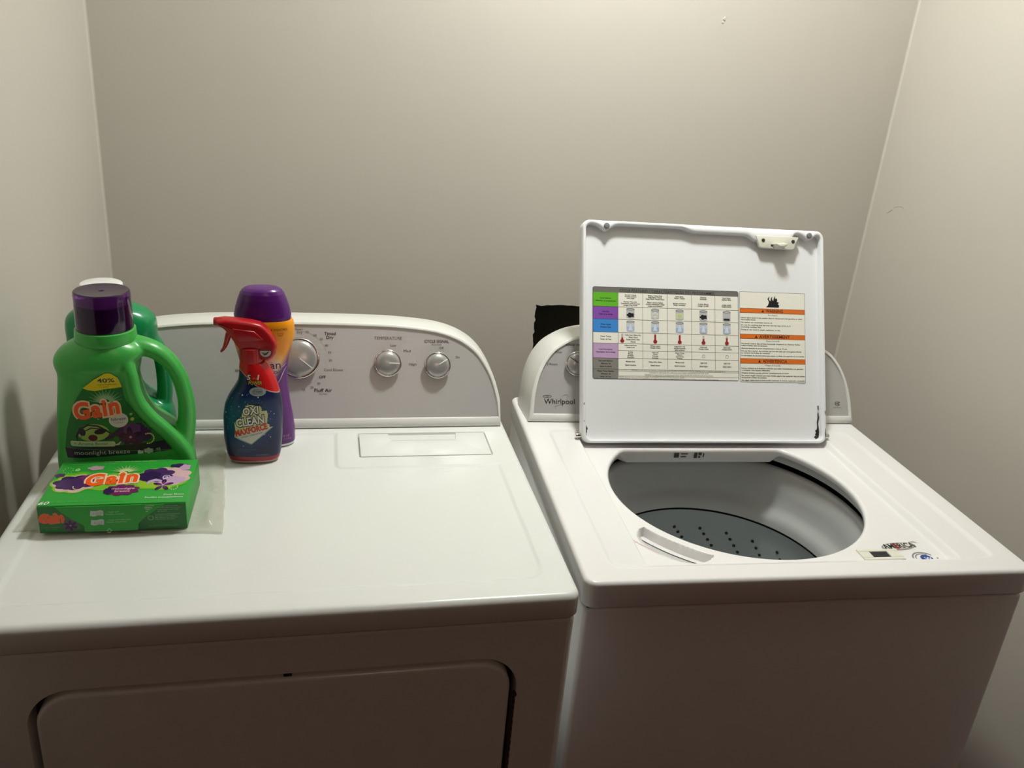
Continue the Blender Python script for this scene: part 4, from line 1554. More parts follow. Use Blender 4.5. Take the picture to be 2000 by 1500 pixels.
# tuck flap over the front
FX = lambda u: u - u0
FZ = lambda z: z - ZD - BAGT
fl = [(-.6640, .9770), (-.6560, .9680), (-.6440, .9580), (-.6345, .9520), (-.6310, .9480), (-.6308, .9415), (-.6290, .9385), (-.622, .9366), (-.610, .9352), (-.598, .9349), (-.584, .9356), (-.572, .9372), (-.5660, .9395),
      (-.5645, .9430), (-.5640, .9490), (-.5590, .9550), (-.5450, .9660), (-.5300, .9770)]
mb = MB()
P = [(FX(u), max(.0022, FZ(z))) for u, z in fl]
prism(mb, P, 0, .0011, .0004, 0, 1, 0, frame((0, -hd_ - .0036, 0), (1, 0, 0), (0, .0032 / .041, 1), (0, -1, 0)))
flap = mb.build('tuck_flap', M_CARD, bx, smooth=30)
# print on top
A = Art()
TX_ = lambda u: u - u0
TY = lambda v: v - v0
GRN, YG, PK, PU, PD, MG = (46, 160, 52), (150, 190, 44), (214, 176, 180), (70, 34, 92), (44, 22, 72), (116, 34, 96)
WH = (222, 232, 214)
A.cloud(TX_(-.655), TY(.256), .0300, .0300, (84, 176, 48), 0, 7, .08)
A.cloud(TX_(-.545), TY(.262), .0370, .0340, (84, 176, 48), 0, 7, .08)
A.ell(TX_(-.5950), TY(.255), .055, .026, (120, 186, 48), 0, 40)
A.cloud(TX_(-.655), TY(.254), .0285, .0265, YG, 1, 7, .08)
A.cloud(TX_(-.545), TY(.262), .0345, .0300, YG, 1, 7, .08)
A.cloud(TX_(-.654), TY(.2530), .0265, .0235, PK, 2, 7, .12)
A.cloud(TX_(-.536), TY(.2680), .0285, .0265, PK, 2, 8, .12)
A.cloud(TX_(-.655), TY(.2555), .0255, .0195, PD, 3, 7, .15, .2)
A.cloud(TX_(-.640), TY(.2620), .0140, .0150, MG, 4, 6, .12)
A.cloud(TX_(-.658), TY(.2520), .0180, .0150, PU, 5, 6, .12, .7)
A.cloud(TX_(-.6790), TY(.2770), .0065, .0055, (78, 30, 84), 4, 5, .15)
A.cloud(TX_(-.553), TY(.2720), .0230, .0200, PU, 3, 7, .15)
A.cloud(TX_(-.561), TY(.2680), .0140, .0150, PD, 4, 6, .12)
A.cloud(TX_(-.5270), TY(.2990), .0120, .0060, PD, 4, 6, .15)
A.cloud(TX_(-.5180), TY(.2930), .0070, .0090, (196, 150, 190), 5, 5, .15)
A.cloud(TX_(-.5280), TY(.2560), .0150, .0110, (196, 160, 196), 5, 6, .15)
sp = [(-.5395 + .0055 * (1 - k / 26) * math.cos(k * .42), .2640 + .0070 * (1 - k / 26) * math.sin(k * .42)) for k in range(22)]
A.line([(TX_(u), TY(v)) for u, v in sp], .0016, (214, 196, 220), 7)
A.line([(TX_(-.5610), TY(.2440)), (TX_(-.5590), TY(.2530)), (TX_(-.5520), TY(.2570)), (TX_(-.545), TY(.254)), (TX_(-.540), TY(.248))], [.001, .0060, .0080, .0050, .001], (190, 166, 202), 6)
A.petals(TX_(-.5400), TY(.2420), .0135, 5, (62, 18, 76), 7, .3, 1.3)
A.petals(TX_(-.5400), TY(.2420), .0080, 5, (112, 44, 120), 8, .3, 1.3)
A.ell(TX_(-.5400), TY(.2420), .0016, .0020, (214, 180, 210), 9, 8)
A.dots(TX_(-.6470), TY(.2440), .0070, 10, .0009, (222, 214, 150), 8, 180, 360, 1.2)
A.dots(TX_(-.6720), TY(.2910), .0060, 10, .0008, (160, 214, 120), 3, 0, 360, 1.3)
A.dots(TX_(-.6600), TY(.2920), .0022, 5, .0014, (150, 214, 120), 3, 0, 360, 1.3)
A.dots(TX_(-.5250), TY(.2350), .0050, 7, .0010, (190, 214, 130), 3, 180, 420, 1.3)
A.cloud(TX_(-.6370), TY(.2965), .0105, .0065, (180, 150, 160), 3, 5, .18)
A.cloud(TX_(-.5905), TY(.2310), .0215, .0145, (110, 30, 92), 4, 9, .14)
A.cloud(TX_(-.6060), TY(.2295), .0065, .0095, PD, 5, 6, .14)
A.text('moonlight', TX_(-.5890), TY(.2325), .0046, (236, 190, 206), 6, align='C', w=.029, offs=.01)
A.text('breeze', TX_(-.5890), TY(.2255), .0046, (236, 190, 206), 6, align='C', w=.019, offs=.01)
A.rays(TX_(-.5960), TY(.2810), .004, .0240, 20, 160, 19, .0018, (196, 216, 150), 4)
gain_logo(A, TX_(-.6395), TY(.2440), TX_(-.5745), TY(.2545), .0300, .16, 9, .11)
A.text('60', TX_(-.6845), TY(.1968), .0078, WH, 4, w=.0125, shear=.2, offs=.02)
A.text('SHEETS  6.4 IN x 9.0 IN   (16.2 x 22.8 cm)', TX_(-.6700), TY(.2010), .0034, (84, 178, 84), 4, w=.09)
A.text('Dryer Sheets', TX_(-.5090), TY(.2130), .0042, WH, 4, align='R', w=.0255)
A.text('Feuilles assouplissantes', TX_(-.5090), TY(.2062), .0042, WH, 4, align='R', w=.048)
A.text('long lasting freshness', TX_(-.5700), TY(.3162), .0018, (170, 220, 150), 4, w=.03, rot=.02)
A.text('Renewable Scent Cream and more', TX_(-.6300), TY(.3128), .0030, (170, 220, 150), 4, w=.069)
A.text('Use pour une fraicheur longue', TX_(-.6720), TY(.3075), .0020, (140, 206, 130), 4, w=.062)
A.build('top_print', flat_fn(Matrix.Translation((0, 0, BH))), bbody, base=.0003, step=.00003)
# print on the front
MF = frame((0, -hd_, 0), (1, 0, 0), (0, 0, 1), (0, -1, 0))
A = Art()
A.poly([(FX(-.6855), .001), (FX(-.5040), .001), (FX(-.5040), .038), (FX(-.6855), .038)], (26, 112, 40), 0)  # carton green darkened over the whole front to paint in its shade
A.text('Gain', FX(-.6848), FZ(.9520), .0120, (222, 110, 50), 1, w=.031, rot=.10, offs=.14, shear=.1, res=3)
A.text('Gain', FX(-.6838), FZ(.9524), .0118, (240, 88, 26), 2, w=.029, rot=.10, offs=.05, shear=.1, res=3)
A.petals(FX(-.6480), FZ(.9480), .0105, 6, (96, 74, 104), 1, .2)
A.petals(FX(-.6480), FZ(.9480), .0080, 6, (58, 22, 66), 2, .6)
A.ell(FX(-.6480), FZ(.9480), .0016, .0016, (150, 110, 150), 3, 8)
A.ell(FX(-.6385), FZ(.9440), .0030, .0022, (60, 130, 40), 1, 10)
A.text('moonlight', FX(-.6800), FZ(.9455), .0020, (100, 170, 100), 1, w=.019)
A.text('breeze', FX(-.6780), FZ(.9422), .0020, (100, 170, 100), 1, w=.014)
PT = (150, 200, 146)
for k, (s_, x, y, w_) in enumerate((('Gain dryer sheets are made', -.5400, .9725, .026), ('to soften fabric and control', -.5400, .9700, .030), ('static cling in the dryer', -.5400, .9672, .027), ('60 sheets', -.5400, .9645, .012),
                                    ('Les feuilles assouplissantes', -.5435, .9600, .031), ('sont conçues pour adoucir', -.5435, .9575, .026), ('les tissus et réduire', -.5435, .9550, .029), ("l'électricité statique", -.5435, .9525, .024))):
    A.text(s_, FX(x), FZ(y), .0016, PT, 1, w=w_)
A.text('60 SHEETS/FEUILLES', FX(-.5525), FZ(.9420), .0026, (96, 170, 96), 1, w=.037)
A.line([(FX(-.5490) + .0034 * math.cos(a), FZ(.9555) + .0030 * math.sin(a)) for a in np.linspace(0, 6.28, 16)], .0006, PT, 1)
A.build('front_print', flat_fn(MF), bbody, base=.0002, step=.00003)
A = Art()
for k, (yy) in enumerate((.9665, .9535)):
    P = [(-.6225, -.0030), (-.6180, -.0044), (-.6120, -.0030), (-.6065, -.0040), (-.6058, .0032), (-.6090, .0048), (-.6150, .0034), (-.6215, .0040)]
    A.poly([(FX(u), FZ(yy) + z) for u, z in P], (190, 200, 190), 0)
    A.text(str(k + 1), FX(-.6185), FZ(yy) - .0020, .0034, (120, 130, 120), 1)
    A.text('small', FX(-.6150), FZ(yy) - .0002, .0016, (120, 130, 120), 1, w=.007)
    A.text('load', FX(-.6150), FZ(yy) - .0026, .0016, (120, 130, 120), 1, w=.006)
A.text('Regular loads', FX(-.6000), FZ(.9672), .0020, (170, 214, 160), 1, w=.013)
A.text('Charges normales', FX(-.6035), FZ(.9640), .0020, (170, 214, 160), 1, w=.0225)
A.text('Large and bulky loads', FX(-.6000), FZ(.9555), .0020, (170, 214, 160), 1, w=.027)
A.text('Charges volumineuses', FX(-.6030), FZ(.9525), .0020, (170, 214, 160), 1, w=.025)
MFL = frame((0, -hd_ - .0036, 0), (1, 0, 0), (0, .0032 / .041, 1), (0, -1, 0))
A.build('load_guide', flat_fn(MFL), flap, base=.0014, step=.00003)
A = Art()
A.text('Gain', FX(-.5555), FZ(.9712), .0026, (190, 222, 180), 1, w=.009)
for k in range(4):
    A.rect(FX(-.5540), FZ(.9745 - k * .0028), FX(-.5430 - k * .0028), FZ(.9745 - k * .0028) + .0012, (150, 204, 146), 1)
A.build('flap_print', flat_fn(MFL), flap, base=.0014, step=.00003)
A = Art()
A.line([(FX(-.6015), FZ(.9400)), (FX(-.6040), FZ(.9405)), (FX(-.6005), FZ(.9440)), (FX(-.5970), FZ(.9405)), (FX(-.5992), FZ(.9402)), (FX(-.5992), FZ(.9382)), (FX(-.6030), FZ(.9382))], .0008, (190, 226, 180), 1)
A.build('opening_arrow', flat_fn(MFL), flap, base=.0014, step=.00003)

# ------------------------------------------------------------------ spray bottle
u0, v0 = -.4320, .4080
spray = thing('spray_bottle', dpos(u0, v0, ZD), TH, 'blue stain remover bottle with red trigger sprayer in front of purple container', 'bottle')
secs = [(0, -.4680, -.3955, .0215, 2.8), (.003, -.4705, -.3930, .0238, 2.8), (.014, -.4735, -.3905, .0250, 2.8), (.04, -.4770, -.3880, .0262, 2.8), (.075, -.4765, -.3865, .0264, 2.8), (.095, -.4735, -.3872, .0260, 2.7), (.110, -.4670, -.3890, .0252, 2.6),
        (.124, -.4580, -.3925, .0236, 2.5), (.134, -.4525, -.3955, .0222, 2.4), (.145, -.4505, -.3995, .0205, 2.3), (.158, -.4500, -.4065, .0188, 2.1), (.1655, -.4490, -.413, .0172, 2.0)]
mb = MB()
loft(mb, [(z, xl - u0, xr - u0, y, n) for z, xl, xr, y, n in secs], 72, 80, 2)


def sleeve_material():
    m = bpy.data.materials.new('spray_sleeve')
    m.use_nodes = True
    nt = m.node_tree
    b = nt.nodes['Principled BSDF']
    b.inputs['Roughness'].default_value = 0.28
    tc = nt.nodes.new('ShaderNodeTexCoord')
    sp_ = nt.nodes.new('ShaderNodeSeparateXYZ')
    nt.links.new(tc.outputs['Object'], sp_.inputs[0])
    # printed boundary: piecewise line over x
    mr = nt.nodes.new('ShaderNodeFloatCurve')
    cu = mr.mapping.curves[0]
    pts = [(0, 1.0), (.33, .905), (.5, .700), (.58, .60), (.76, .48), (1.0, .34)]
    while len(cu.points) < len(pts):
        cu.points.new(0.5, 0.5)
    for q, (a_, c_) in zip(cu.points, pts):
        q.location = (a_, c_)
        q.handle_type = 'VECTOR'
    mr.mapping.update()
    rx = nt.nodes.new('ShaderNodeMapRange')     # x -.05...05 -> 0..1
    rx.inputs[1].default_value = -.045
    rx.inputs[2].default_value = .045
    nt.links.new(sp_.outputs[0], rx.inputs[0])
    nt.links.new(rx.outputs[0], mr.inputs['Value'])
    rz = nt.nodes.new('ShaderNodeMapRange')     # z .09...16 -> 0..1
    rz.inputs[1].default_value = .090
    rz.inputs[2].default_value = .160
    rz.clamp = False
    nt.links.new(sp_.outputs[2], rz.inputs[0])
    d = nt.nodes.new('ShaderNodeMath')
    d.operation = 'SUBTRACT'
    nt.links.new(rz.outputs[0], d.inputs[0])
    nt.links.new(mr.outputs[0], d.inputs[1])
    ramp = nt.nodes.new('ShaderNodeValToRGB')
    ramp.color_ramp.interpolation = 'CONSTANT'
    e = ramp.color_ramp.elements
    e[0].position = 0
    e[0].color = (*S(14, 26, 70), 1)
    e[1].position = .5
    e[1].color = (*S(190, 150, 140), 1)
    q = e.new(.508)
    q.color = (*S(196, 22, 26), 1)
    sh = nt.nodes.new('ShaderNodeMapRange')
    sh.inputs[1].default_value = -1
    sh.inputs[2].default_value = 1
    nt.links.new(d.outputs[0], sh.inputs[0])
    nt.links.new(sh.outputs[0], ramp.inputs[0])
    # printed teal burst on the navy
    vl = nt.nodes.new('ShaderNodeVectorMath')
    vl.operation = 'DISTANCE'
    vl.inputs[1].default_value = (-.012, -.026, .078)
    nt.links.new(tc.outputs['Object'], vl.inputs[0])
    r2 = nt.nodes.new('ShaderNodeValToRGB')
    e2 = r2.color_ramp.elements
    e2[0].position = .018
    e2[0].color = (*S(20, 84, 112), 1)
    e2[1].position = .060
    e2[1].color = (*S(10, 20, 66), 1)
    x = e2.new(.036)
    x.color = (*S(16, 50, 100), 1)
    nt.links.new(vl.outputs['Value'], r2.inputs[0])
    ns = nt.nodes.new('ShaderNodeTexNoise')
    ns.inputs['Scale'].default_value = 260
    nt.links.new(tc.outputs['Object'], ns.inputs[0])
    ov = nt.nodes.new('ShaderNodeMix')
    ov.data_type = 'RGBA'
    ov.blend_type = 'OVERLAY'
    ov.inputs[0].default_value = .35
    nt.links.new(r2.outputs[0], ov.inputs[6])
    nt.links.new(ns.outputs[0], ov.inputs[7])
    lt = nt.nodes.new('ShaderNodeMath')
    lt.operation = 'LESS_THAN'
    lt.inputs[1].default_value = 0
    nt.links.new(d.outputs[0], lt.inputs[0])
    mx = nt.nodes.new('ShaderNodeMix')
    mx.data_type = 'RGBA'
    nt.links.new(lt.outputs[0], mx.inputs[0])
    nt.links.new(ramp.outputs[0], mx.inputs[6])
    nt.links.new(ov.outputs[2], mx.inputs[7])
    # red band at the foot
    bz = nt.nodes.new('ShaderNodeValToRGB')
    bz.color_ramp.interpolation = 'CONSTANT'
    z = bz.color_ramp.elements
    z[0].position = 0
    z[0].color = (*S(176, 150, 146), 1)
    z[1].position = .0035
    z[1].color = (*S(148, 26, 36), 1)
    for p_, c_ in ((.0100, (176, 140, 150)), (.0112, (14, 22, 64))):
        w_ = z.new(p_)
        w_.color = (*S(*c_), 1)
    nt.links.new(sp_.outputs[2], bz.inputs[0])
    g = nt.nodes.new('ShaderNodeMath')
    g.operation = 'LESS_THAN'
    g.inputs[1].default_value = .0118
    nt.links.new(sp_.outputs[2], g.inputs[0])
    m2 = nt.nodes.new('ShaderNodeMix')
    m2.data_type = 'RGBA'
    nt.links.new(g.outputs[0], m2.inputs[0])
    nt.links.new(mx.outputs[2], m2.inputs[6])
    nt.links.new(bz.outputs[0], m2.inputs[7])
    nt.links.new(m2.outputs[2], b.inputs['Base Color'])
    return m


sb = mb.build('body', sleeve_material(), spray, smooth=60)
A = Art()
X = lambda u: u - u0
Zs = lambda z: z - ZD
for k in range(90):
    a, r = random.uniform(0, 6.28), random.uniform(.018, .052)
    x, z = -.002 + r * math.cos(a) * .85, .077 + r * math.sin(a)
    if z < .030 or z > .122 or abs(x) > .041:
        continue
    s_ = random.choice((.00035, .0005, .0005, .0008, .0012))
    A.ell(x, z, s_, s_, random.choice(((150, 180, 214), (110, 150, 196), (196, 214, 230))), 0, 8)
A.text('5', X(-.4374), Zs(1.0772), .0074, (30, 20, 30), 0, offs=.10, shear=.15, base_offs=.03)
A.text('5', X(-.4374), Zs(1.0772), .0074, (222, 216, 206), 1, shear=.15, offs=.03)
A.text('IN', X(-.4290), Zs(1.0776), .0032, (160, 146, 40), 1, w=.006)
A.text('1', X(-.4222), Zs(1.0772), .0074, (222, 216, 206), 1, shear=.15, offs=.03)
A.text('POWER', X(-.4352), Zs(1.0698), .0050, (40, 26, 24), 0, w=.0199, offs=.09, shear=.1, base_offs=.02)
A.text('POWER', X(-.4352), Zs(1.0698), .0050, (190, 170, 44), 1, w=.0199, offs=.02, shear=.1)
A.ell(X(-.4219), Zs(1.0586), .0122, .0072, (150, 160, 160), 0, 28)
A.text('TOUGH ON', X(-.4219), Zs(1.0612), .0022, (60, 70, 76), 1, align='C', w=.0130)
A.text('STAINS', X(-.4219), Zs(1.0575), .0028, (50, 60, 66), 1, align='C', w=.0150, offs=.015)
A.text('GENTLE ON FABRIC', X(-.4219), Zs(1.0545), .0018, (70, 80, 84), 1, align='C', w=.0150)
ol = [(-.4585, .9835), (-.4570, .9940), (-.4578, 1.0060), (-.4545, 1.0140), (-.4470, 1.0175), (-.4450, 1.0280), (-.4400, 1.0365), (-.4330, 1.0378), (-.4195, 1.0362), (-.4165, 1.0320), (-.4170, 1.0275), (-.4095, 1.0280), (-.4080, 1.0210), (-.4095, 1.0060), (-.4060, 1.0040), (-.4065, .9985)]
A.poly([(X(u), Zs(z)) for u, z in ol], (206, 204, 150), 1)
A.poly([(X(-.4595), Zs(.9828)), (X(-.4338), Zs(.9702)), (X(-.4005), Zs(.9996)), (X(-.4080), Zs(1.0002))], (150, 170, 160), 0)
A.poly([(X(-.4560), Zs(.9832)), (X(-.4338), Zs(.9722)), (X(-.4040), Zs(.9990)), (X(-.4090), Zs(.9985))], (206, 204, 196), 1)
for s_, x, z, h_, w_ in (('OXI', -.4438, 1.0200, .0118, .0240), ('CLEAN', -.4545, 1.0005, .0128, .0430)):
    A.text(s_, X(x), Zs(z), h_, (26, 26, 34), 2, w=w_, rot=.17, offs=.105, shear=.12, base_offs=.03)
    A.text(s_, X(x), Zs(z), h_, (226, 222, 212), 3, w=w_, rot=.17, offs=.03, shear=.12)
A.text('MAXFORCE', X(-.4568), Zs(.9848), .0092, (196, 44, 36), 3, w=.0505, rot=.255, offs=.05, shear=.1)
A.text('LAUNDRY STAIN REMOVER', X(-.4490), Zs(.9815), .0022, (90, 96, 100), 3, w=.034, rot=.255)
A.text('PRETREATER FOR LAUNDRY', X(-.4557), Zs(.9603), .0018, (92, 100, 130), 1, w=.029)
A.text('KEEP OUT OF REACH', X(-.4557), Zs(.9575), .0016, (80, 88, 116), 1, w=.022)
A.text('12 FL OZ (354 mL)', X(-.4269), Zs(.9505), .0022, (120, 126, 150), 1, w=.0185)
A.build('front_label', wrap_fn(sb), sb, base=.0004, step=.00004, cell=.004)
# sprayer
mb = MB()
lathe(mb, [(.0150, .163), (.0172, .1645), (.0176, .169), (.0170, .1875), (.0150, .189), (.0001, .189)], 40, 0, Matrix.Translation((-.4315 - u0, 0, 0)))
for k in range(24):
    a = 2 * math.pi * k / 24
    tube(mb, [(-.4315 - u0 + .0171 * math.cos(a), .0171 * math.sin(a), .1675), (-.4315 - u0 + .0168 * math.cos(a), .0168 * math.sin(a), .1865)], .0008, 6)
mb.build('collar', M_RED, spray, smooth=50)
pr = [(-.4790, 1.1600), (-.4800, 1.1645), (-.4775, 1.1672), (-.4690, 1.1688), (-.4560, 1.1680), (-.4300, 1.1648), (-.4165, 1.1615), (-.4080, 1.1545), (-.4010, 1.1450), (-.3950, 1.1340), (-.3930, 1.1260), (-.3950, 1.1150),
      (-.4000, 1.1070), (-.4070, 1.1030), (-.4130, 1.1035), (-.4150, 1.1100), (-.4180, 1.1205), (-.4480, 1.1215), (-.4530, 1.1290), (-.4590, 1.1400), (-.4640, 1.1480), (-.4700, 1.1545)]
P = [(X(u), Zs(z)) for u, z in pr]
mb = MB()
prism(mb, P[::-1], -.0125, .0125, .0055, .0055, 4, 0, frame((0, 0, 0), (1, 0, 0), (0, 0, 1), (0, -1, 0)))
head = mb.build('sprayer_head', M_RED, spray, smooth=50)
mb = MB()
P2 = [(X(u), Zs(z)) for u, z in ((-.4560, 1.1560), (-.4250, 1.1520), (-.4130, 1.1405), (-.4115, 1.1385), (-.4480, 1.1340), (-.4530, 1.1420))]
prism(mb, P2[::-1], .0120, .0142, .0018, 0, 3, 0, frame((0, 0, 0), (1, 0, 0), (0, 0, 1), (0, -1, 0)))
mb.build('side_rib', M_RED, head, smooth=40)
mb = MB()
lathe(mb, [(.0001, .0035), (.0052, .0035), (.0062, .002), (.0064, -.004), (.0064, -.010), (.0001, -.010)], 24, 0,
      frame((X(-.4800), 0, Zs(1.1628)), (0, 1, 0), (0, 0, 1), (-1, 0, 0)))
mb.build('nozzle', M_RED, spray, smooth=40)
mb = MB()
tp = smoothpath([(X(-.4600), 0, Zs(1.150)), (X(-.4640), 0, Zs(1.140)), (X(-.4668), 0, Zs(1.130)), (X(-.4705), 0, Zs(1.1210)), (X(-.4752), 0, Zs(1.1150))], 6)
tube(mb, tp, [.0052 - .0036 * (i / (len(tp) - 1)) ** 1.3 for i in range(len(tp))], 12, 0, None, 1.9)
mb.build('trigger', M_RED, spray, smooth=60)
A = Art()
A.ell(X(-.4095), Zs(1.1175), .0100, .0098, (150, 22, 26), 0, 28)
A.poly([(X(-.4095) + .0080 * math.cos(a), Zs(1.1190) + .0078 * math.sin(a)) for a in np.linspace(math.pi * .92, 2.08 * math.pi, 20)], (196, 186, 180), 1)
A.line([(X(-.4150), Zs(1.1185)), (X(-.4110), Zs(1.1145)), (X(-.4060), Zs(1.1190))], [.0010, .0030, .0012], (44, 40, 42), 2)
A.line([(X(-.4125), Zs(1.1190)), (X(-.4085), Zs(1.1150)), (X(-.4045), Zs(1.1200))], [.0008, .0020, .0010], (60, 56, 56), 2)
A.build('emblem', lambda x, z, h: (x, -.0126 - h, z), head, base=.0003, step=.0001)

# ------------------------------------------------------------------ scent booster container
u0, v0 = -.4170, .4665
bead = thing('scent_booster_container', dpos(u0, v0, ZD), TH, 'orange and purple waisted container with purple cap behind the spray bottle', 'container')
secs = [(0, -.0450, .0450, .0250, 2.5), (.003, -.0462, .0462, .0272, 2.5), (.025, -.0462, .0462, .0282, 2.5), (.05, -.0430, .0430, .0278, 2.5), (.075, -.0390, .0390, .0270, 2.5), (.100, -.0362, .0362, .0262, 2.5), (.130, -.0360, .0360, .0262, 2.5),
        (.150, -.0385, .0385, .0268, 2.5), (.168, -.0430, .0430, .0276, 2.5), (.188, -.0478, .0478, .0284, 2.5), (.202, -.0482, .0482, .0286, 2.5), (.212, -.0470, .0470, .0282, 2.5), (.216, -.0440, .0440, .0270, 2.5)]
mb = MB()
loft(mb, secs, 72, 80, 2)


def bead_material():
    m = bpy.data.materials.new('booster_sleeve')
    m.use_nodes = True
    nt = m.node_tree
    b = nt.nodes['Principled BSDF']
    b.inputs['Roughness'].default_value = 0.3
    tc = nt.nodes.new('ShaderNodeTexCoord')
    sp_ = nt.nodes.new('ShaderNodeSeparateXYZ')
    nt.links.new(tc.outputs['Object'], sp_.inputs[0])
    ab = nt.nodes.new('ShaderNodeMath')
    ab.operation = 'ABSOLUTE'
    nt.links.new(sp_.outputs[0], ab.inputs[0])
    # V shaped boundary: z - 1.9|x| + c
    ml = nt.nodes.new('ShaderNodeMath')
    ml.operation = 'MULTIPLY_ADD'
    ml.inputs[1].default_value = -1.75
    nt.links.new(ab.outputs[0], ml.inputs[0])
    nt.links.new(sp_.outputs[2], ml.inputs[2])
    r = nt.nodes.new('ShaderNodeValToRGB')      # printed burst: white centre, orange around it
    e = r.color_ramp.elements
    e[0].position = .012
    e[0].color = (*S(238, 230, 222), 1)
    e[1].position = .034
    e[1].color = (*S(246, 158, 16), 1)
    q = e.new(.022)
    q.color = (*S(248, 208, 130), 1)
    ds = nt.nodes.new('ShaderNodeVectorMath')
    ds.operation = 'DISTANCE'
    ds.inputs[1].default_value = (.008, -.027, .138)
    nt.links.new(tc.outputs['Object'], ds.inputs[0])
    nt.links.new(ds.outputs['Value'], r.inputs[0])
    pr_ = nt.nodes.new('ShaderNodeValToRGB')    # purple wings below the V line
    e = pr_.color_ramp.elements
    e[0].position = .085
    e[0].color = (1, 1, 1, 1)
    e[1].position = .104
    e[1].color = (0, 0, 0, 1)
    nt.links.new(ml.outputs[0], pr_.inputs[0])
    pm = nt.nodes.new('ShaderNodeMix')
    pm.data_type = 'RGBA'
    nt.links.new(pr_.outputs[0], pm.inputs[0])
    nt.links.new(r.outputs[0], pm.inputs[6])
    pm.inputs[7].default_value = (*S(98, 34, 118), 1)
    # white foot
    lt = nt.nodes.new('ShaderNodeMath')
    lt.operation = 'LESS_THAN'
    lt.inputs[1].default_value = .0042
    nt.links.new(sp_.outputs[2], lt.inputs[0])
    mx = nt.nodes.new('ShaderNodeMix')
    mx.data_type = 'RGBA'
    nt.links.new(lt.outputs[0], mx.inputs[0])
    nt.links.new(pm.outputs[2], mx.inputs[6])
    mx.inputs[7].default_value = (.8, .8, .78, 1)
    nt.links.new(mx.outputs[2], b.inputs['Base Color'])
    return m


bb = mb.build('body', bead_material(), bead, smooth=60)
mb = MB()
csecs = [(.2135, -.0432, .0432, .0262, 2.4), (.222, -.0436, .0436, .0264, 2.4), (.235, -.0410, .0410, .0252, 2.4), (.248, -.0370, .0370, .0236, 2.4), (.257, -.0335, .0335, .0220, 2.3), (.2620, -.0300, .0300, .0200, 2.2), (.2652, -.0250, .0250, .0172, 2.2), (.2662, -.0150, .0150, .011, 2.2)]
loft(mb, csecs, 64, 80, 0)
mb.build('cap', M_PCAP2, bead, smooth=60)
A = Art()
X = lambda u: u - u0
A.text('FIGHTS WASH ODORS', X(-.3790), Zs(1.1376), .0036, (92, 74, 70), 1, align='R', w=.062, offs=.01)
A.text('in every', X(-.3895), Zs(1.1322), .0026, (90, 60, 20), 1, align='C', w=.010)
A.text('load', X(-.3895), Zs(1.1288), .0026, (90, 60, 20), 1, align='C', w=.007)
A.build('odor_lettering', wrap_fn(bb), bb, base=.0004, step=.00004, cell=.004)
A = Art()
A.text('Clean', X(-.3905), Zs(1.0738), .0130, (62, 48, 84), 1, align='R', w=.042)
A.text('Scentsations', X(-.3832), Zs(1.0648), .0072, (92, 84, 140), 1, align='R', w=.066)
A.line([(X(-.4020), Zs(1.0380)), (X(-.3960), Zs(1.0480)), (X(-.3910), Zs(1.0560)), (X(-.3860), Zs(1.0680)), (X(-.3822), Zs(1.0740))], [.0002, .0010, .0012, .0016, .0004], (212, 180, 222), 1)
A.line([(X(-.3900), Zs(1.0740)), (X(-.3860), Zs(1.0770)), (X(-.3815), Zs(1.0810))], [.0002, .0014, .0003], (214, 184, 222), 1)
A.build('name_lettering', wrap_fn(bb), bb, base=.0004, step=.00004, cell=.004)
A = Art()
A.text('18 OZ', X(-.3790), Zs(.9530), .0040, (190, 150, 200), 1, align='R', w=.0105)
A.text('1 LB 2 OZ (510 g)', X(-.3770), Zs(.9478), .0030, (180, 140, 192), 1, align='R', w=.020)
A.build('weight_lettering', wrap_fn(bb), bb, base=.0004, step=.00004, cell=.004)


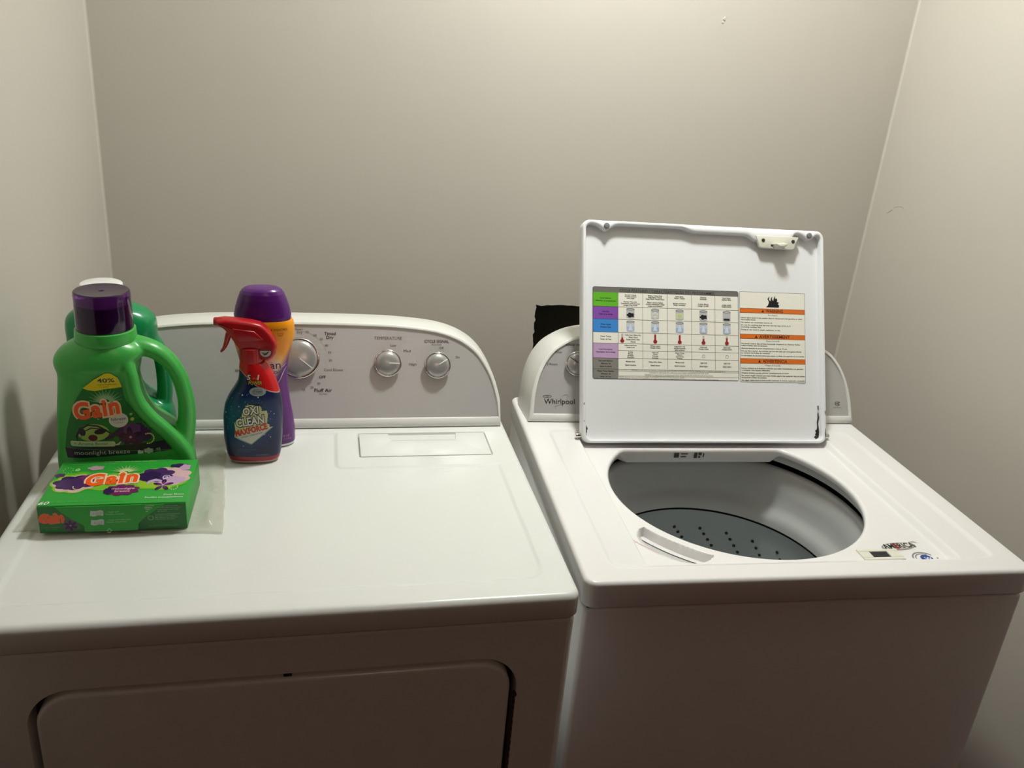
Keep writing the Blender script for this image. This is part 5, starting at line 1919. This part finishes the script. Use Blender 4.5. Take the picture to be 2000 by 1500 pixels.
# ------------------------------------------------------------------ clear plastic bag under box and jug
def plastic_bag():
    u0, v0 = -.590, .35
    bag = thing('plastic_bag', dpos(u0, v0, ZD), TH, 'clear wrinkled plastic bag spread on the dryer under the green box', 'bag')
    nx, ny = 110, 120
    from mathutils import noise
    C0 = [(-.722, .205), (-.455, .183), (-.485, .497), (-.708, .49)]
    vs, fs = [], []
    for layer in (1, 0):
        for j in range(ny + 1):
            t = j / ny
            for i in range(nx + 1):
                s = i / nx
                u = (C0[0][0] * (1 - s) + C0[1][0] * s) * (1 - t) + (C0[3][0] * (1 - s) + C0[2][0] * s) * t
                v = (C0[0][1] * (1 - s) + C0[1][1] * s) * (1 - t) + (C0[3][1] * (1 - s) + C0[2][1] * s) * t
                u += .003 * noise.noise((v * 30, 1.7, 0)) * (s - .5) * 2
                v += .004 * noise.noise((u * 28, 5.2, 0)) * (1 - 2 * t)
                # flat under the carton and the jug, puffed elsewhere
                def inside(x0, x1, y0, y1):
                    dx = max(x0 - u, 0, u - x1)
                    dy = max(y0 - v, 0, v - y1)
                    return math.hypot(dx, dy)
                d = min(inside(BX0, BX1, BY0, BY1), inside(-.708, -.512, .322, .415), inside(-.705, -.55, .42, .50))
                puff = float(sst(.003, .022, np.array(d)))
                edge = min(s, 1 - s, t * 1.2, 1 - t)
                ed = float(sst(0, .07, np.array(edge)))
                nz = abs(noise.noise((u * 26, v * 9, 3.1))) * .010 + abs(noise.noise((u * 70, v * 40, 8))) * .003 + .0012
                ridge = .0045 * math.exp(-((u + .478 - (v - .2) * .12) / .006) ** 2)
                h = .0012 + puff * ed * (nz + ridge) + (1 - ed) * puff * .0012
                if layer == 0:
                    h = .0003 + puff * ed * (nz + ridge) * .25
                vs.append((u - u0, v - v0, min(h, .0020) if d < .003 else h))
    n = (nx + 1) * (ny + 1)
    for j in range(ny):
        for i in range(nx):
            a = j * (nx + 1) + i
            fs.append((a, a + 1, a + nx + 2, a + nx + 1))
            fs.append((n + a, n + a + nx + 1, n + a + nx + 2, n + a + 1))
    mb = MB()
    mb.add(vs, fs)
    m = bpy.data.materials.new('clear_poly_film')
    m.use_nodes = True
    nt = m.node_tree
    b = nt.nodes['Principled BSDF']
    b.inputs['Base Color'].default_value = (.80, .79, .72, 1)
    b.inputs['Roughness'].default_value = .16
    tr = nt.nodes.new('ShaderNodeBsdfTransparent')
    tr.inputs[0].default_value = (.95, .95, .93, 1)
    mx = nt.nodes.new('ShaderNodeMixShader')
    ns = nt.nodes.new('ShaderNodeTexNoise')
    ns.inputs['Scale'].default_value = 22
    tc = nt.nodes.new('ShaderNodeTexCoord')
    nt.links.new(tc.outputs['Object'], ns.inputs[0])
    mr = nt.nodes.new('ShaderNodeMapRange')
    mr.inputs[3].default_value = .16
    mr.inputs[4].default_value = .40
    nt.links.new(ns.outputs[0], mr.inputs[0])
    nt.links.new(mr.outputs[0], mx.inputs[0])
    nt.links.new(tr.outputs[0], mx.inputs[1])
    nt.links.new(b.outputs[0], mx.inputs[2])
    nt.links.new(mx.outputs[0], nt.nodes['Material Output'].inputs[0])
    mb.build('film', m, bag, smooth=70)
    return bag


plastic_bag()
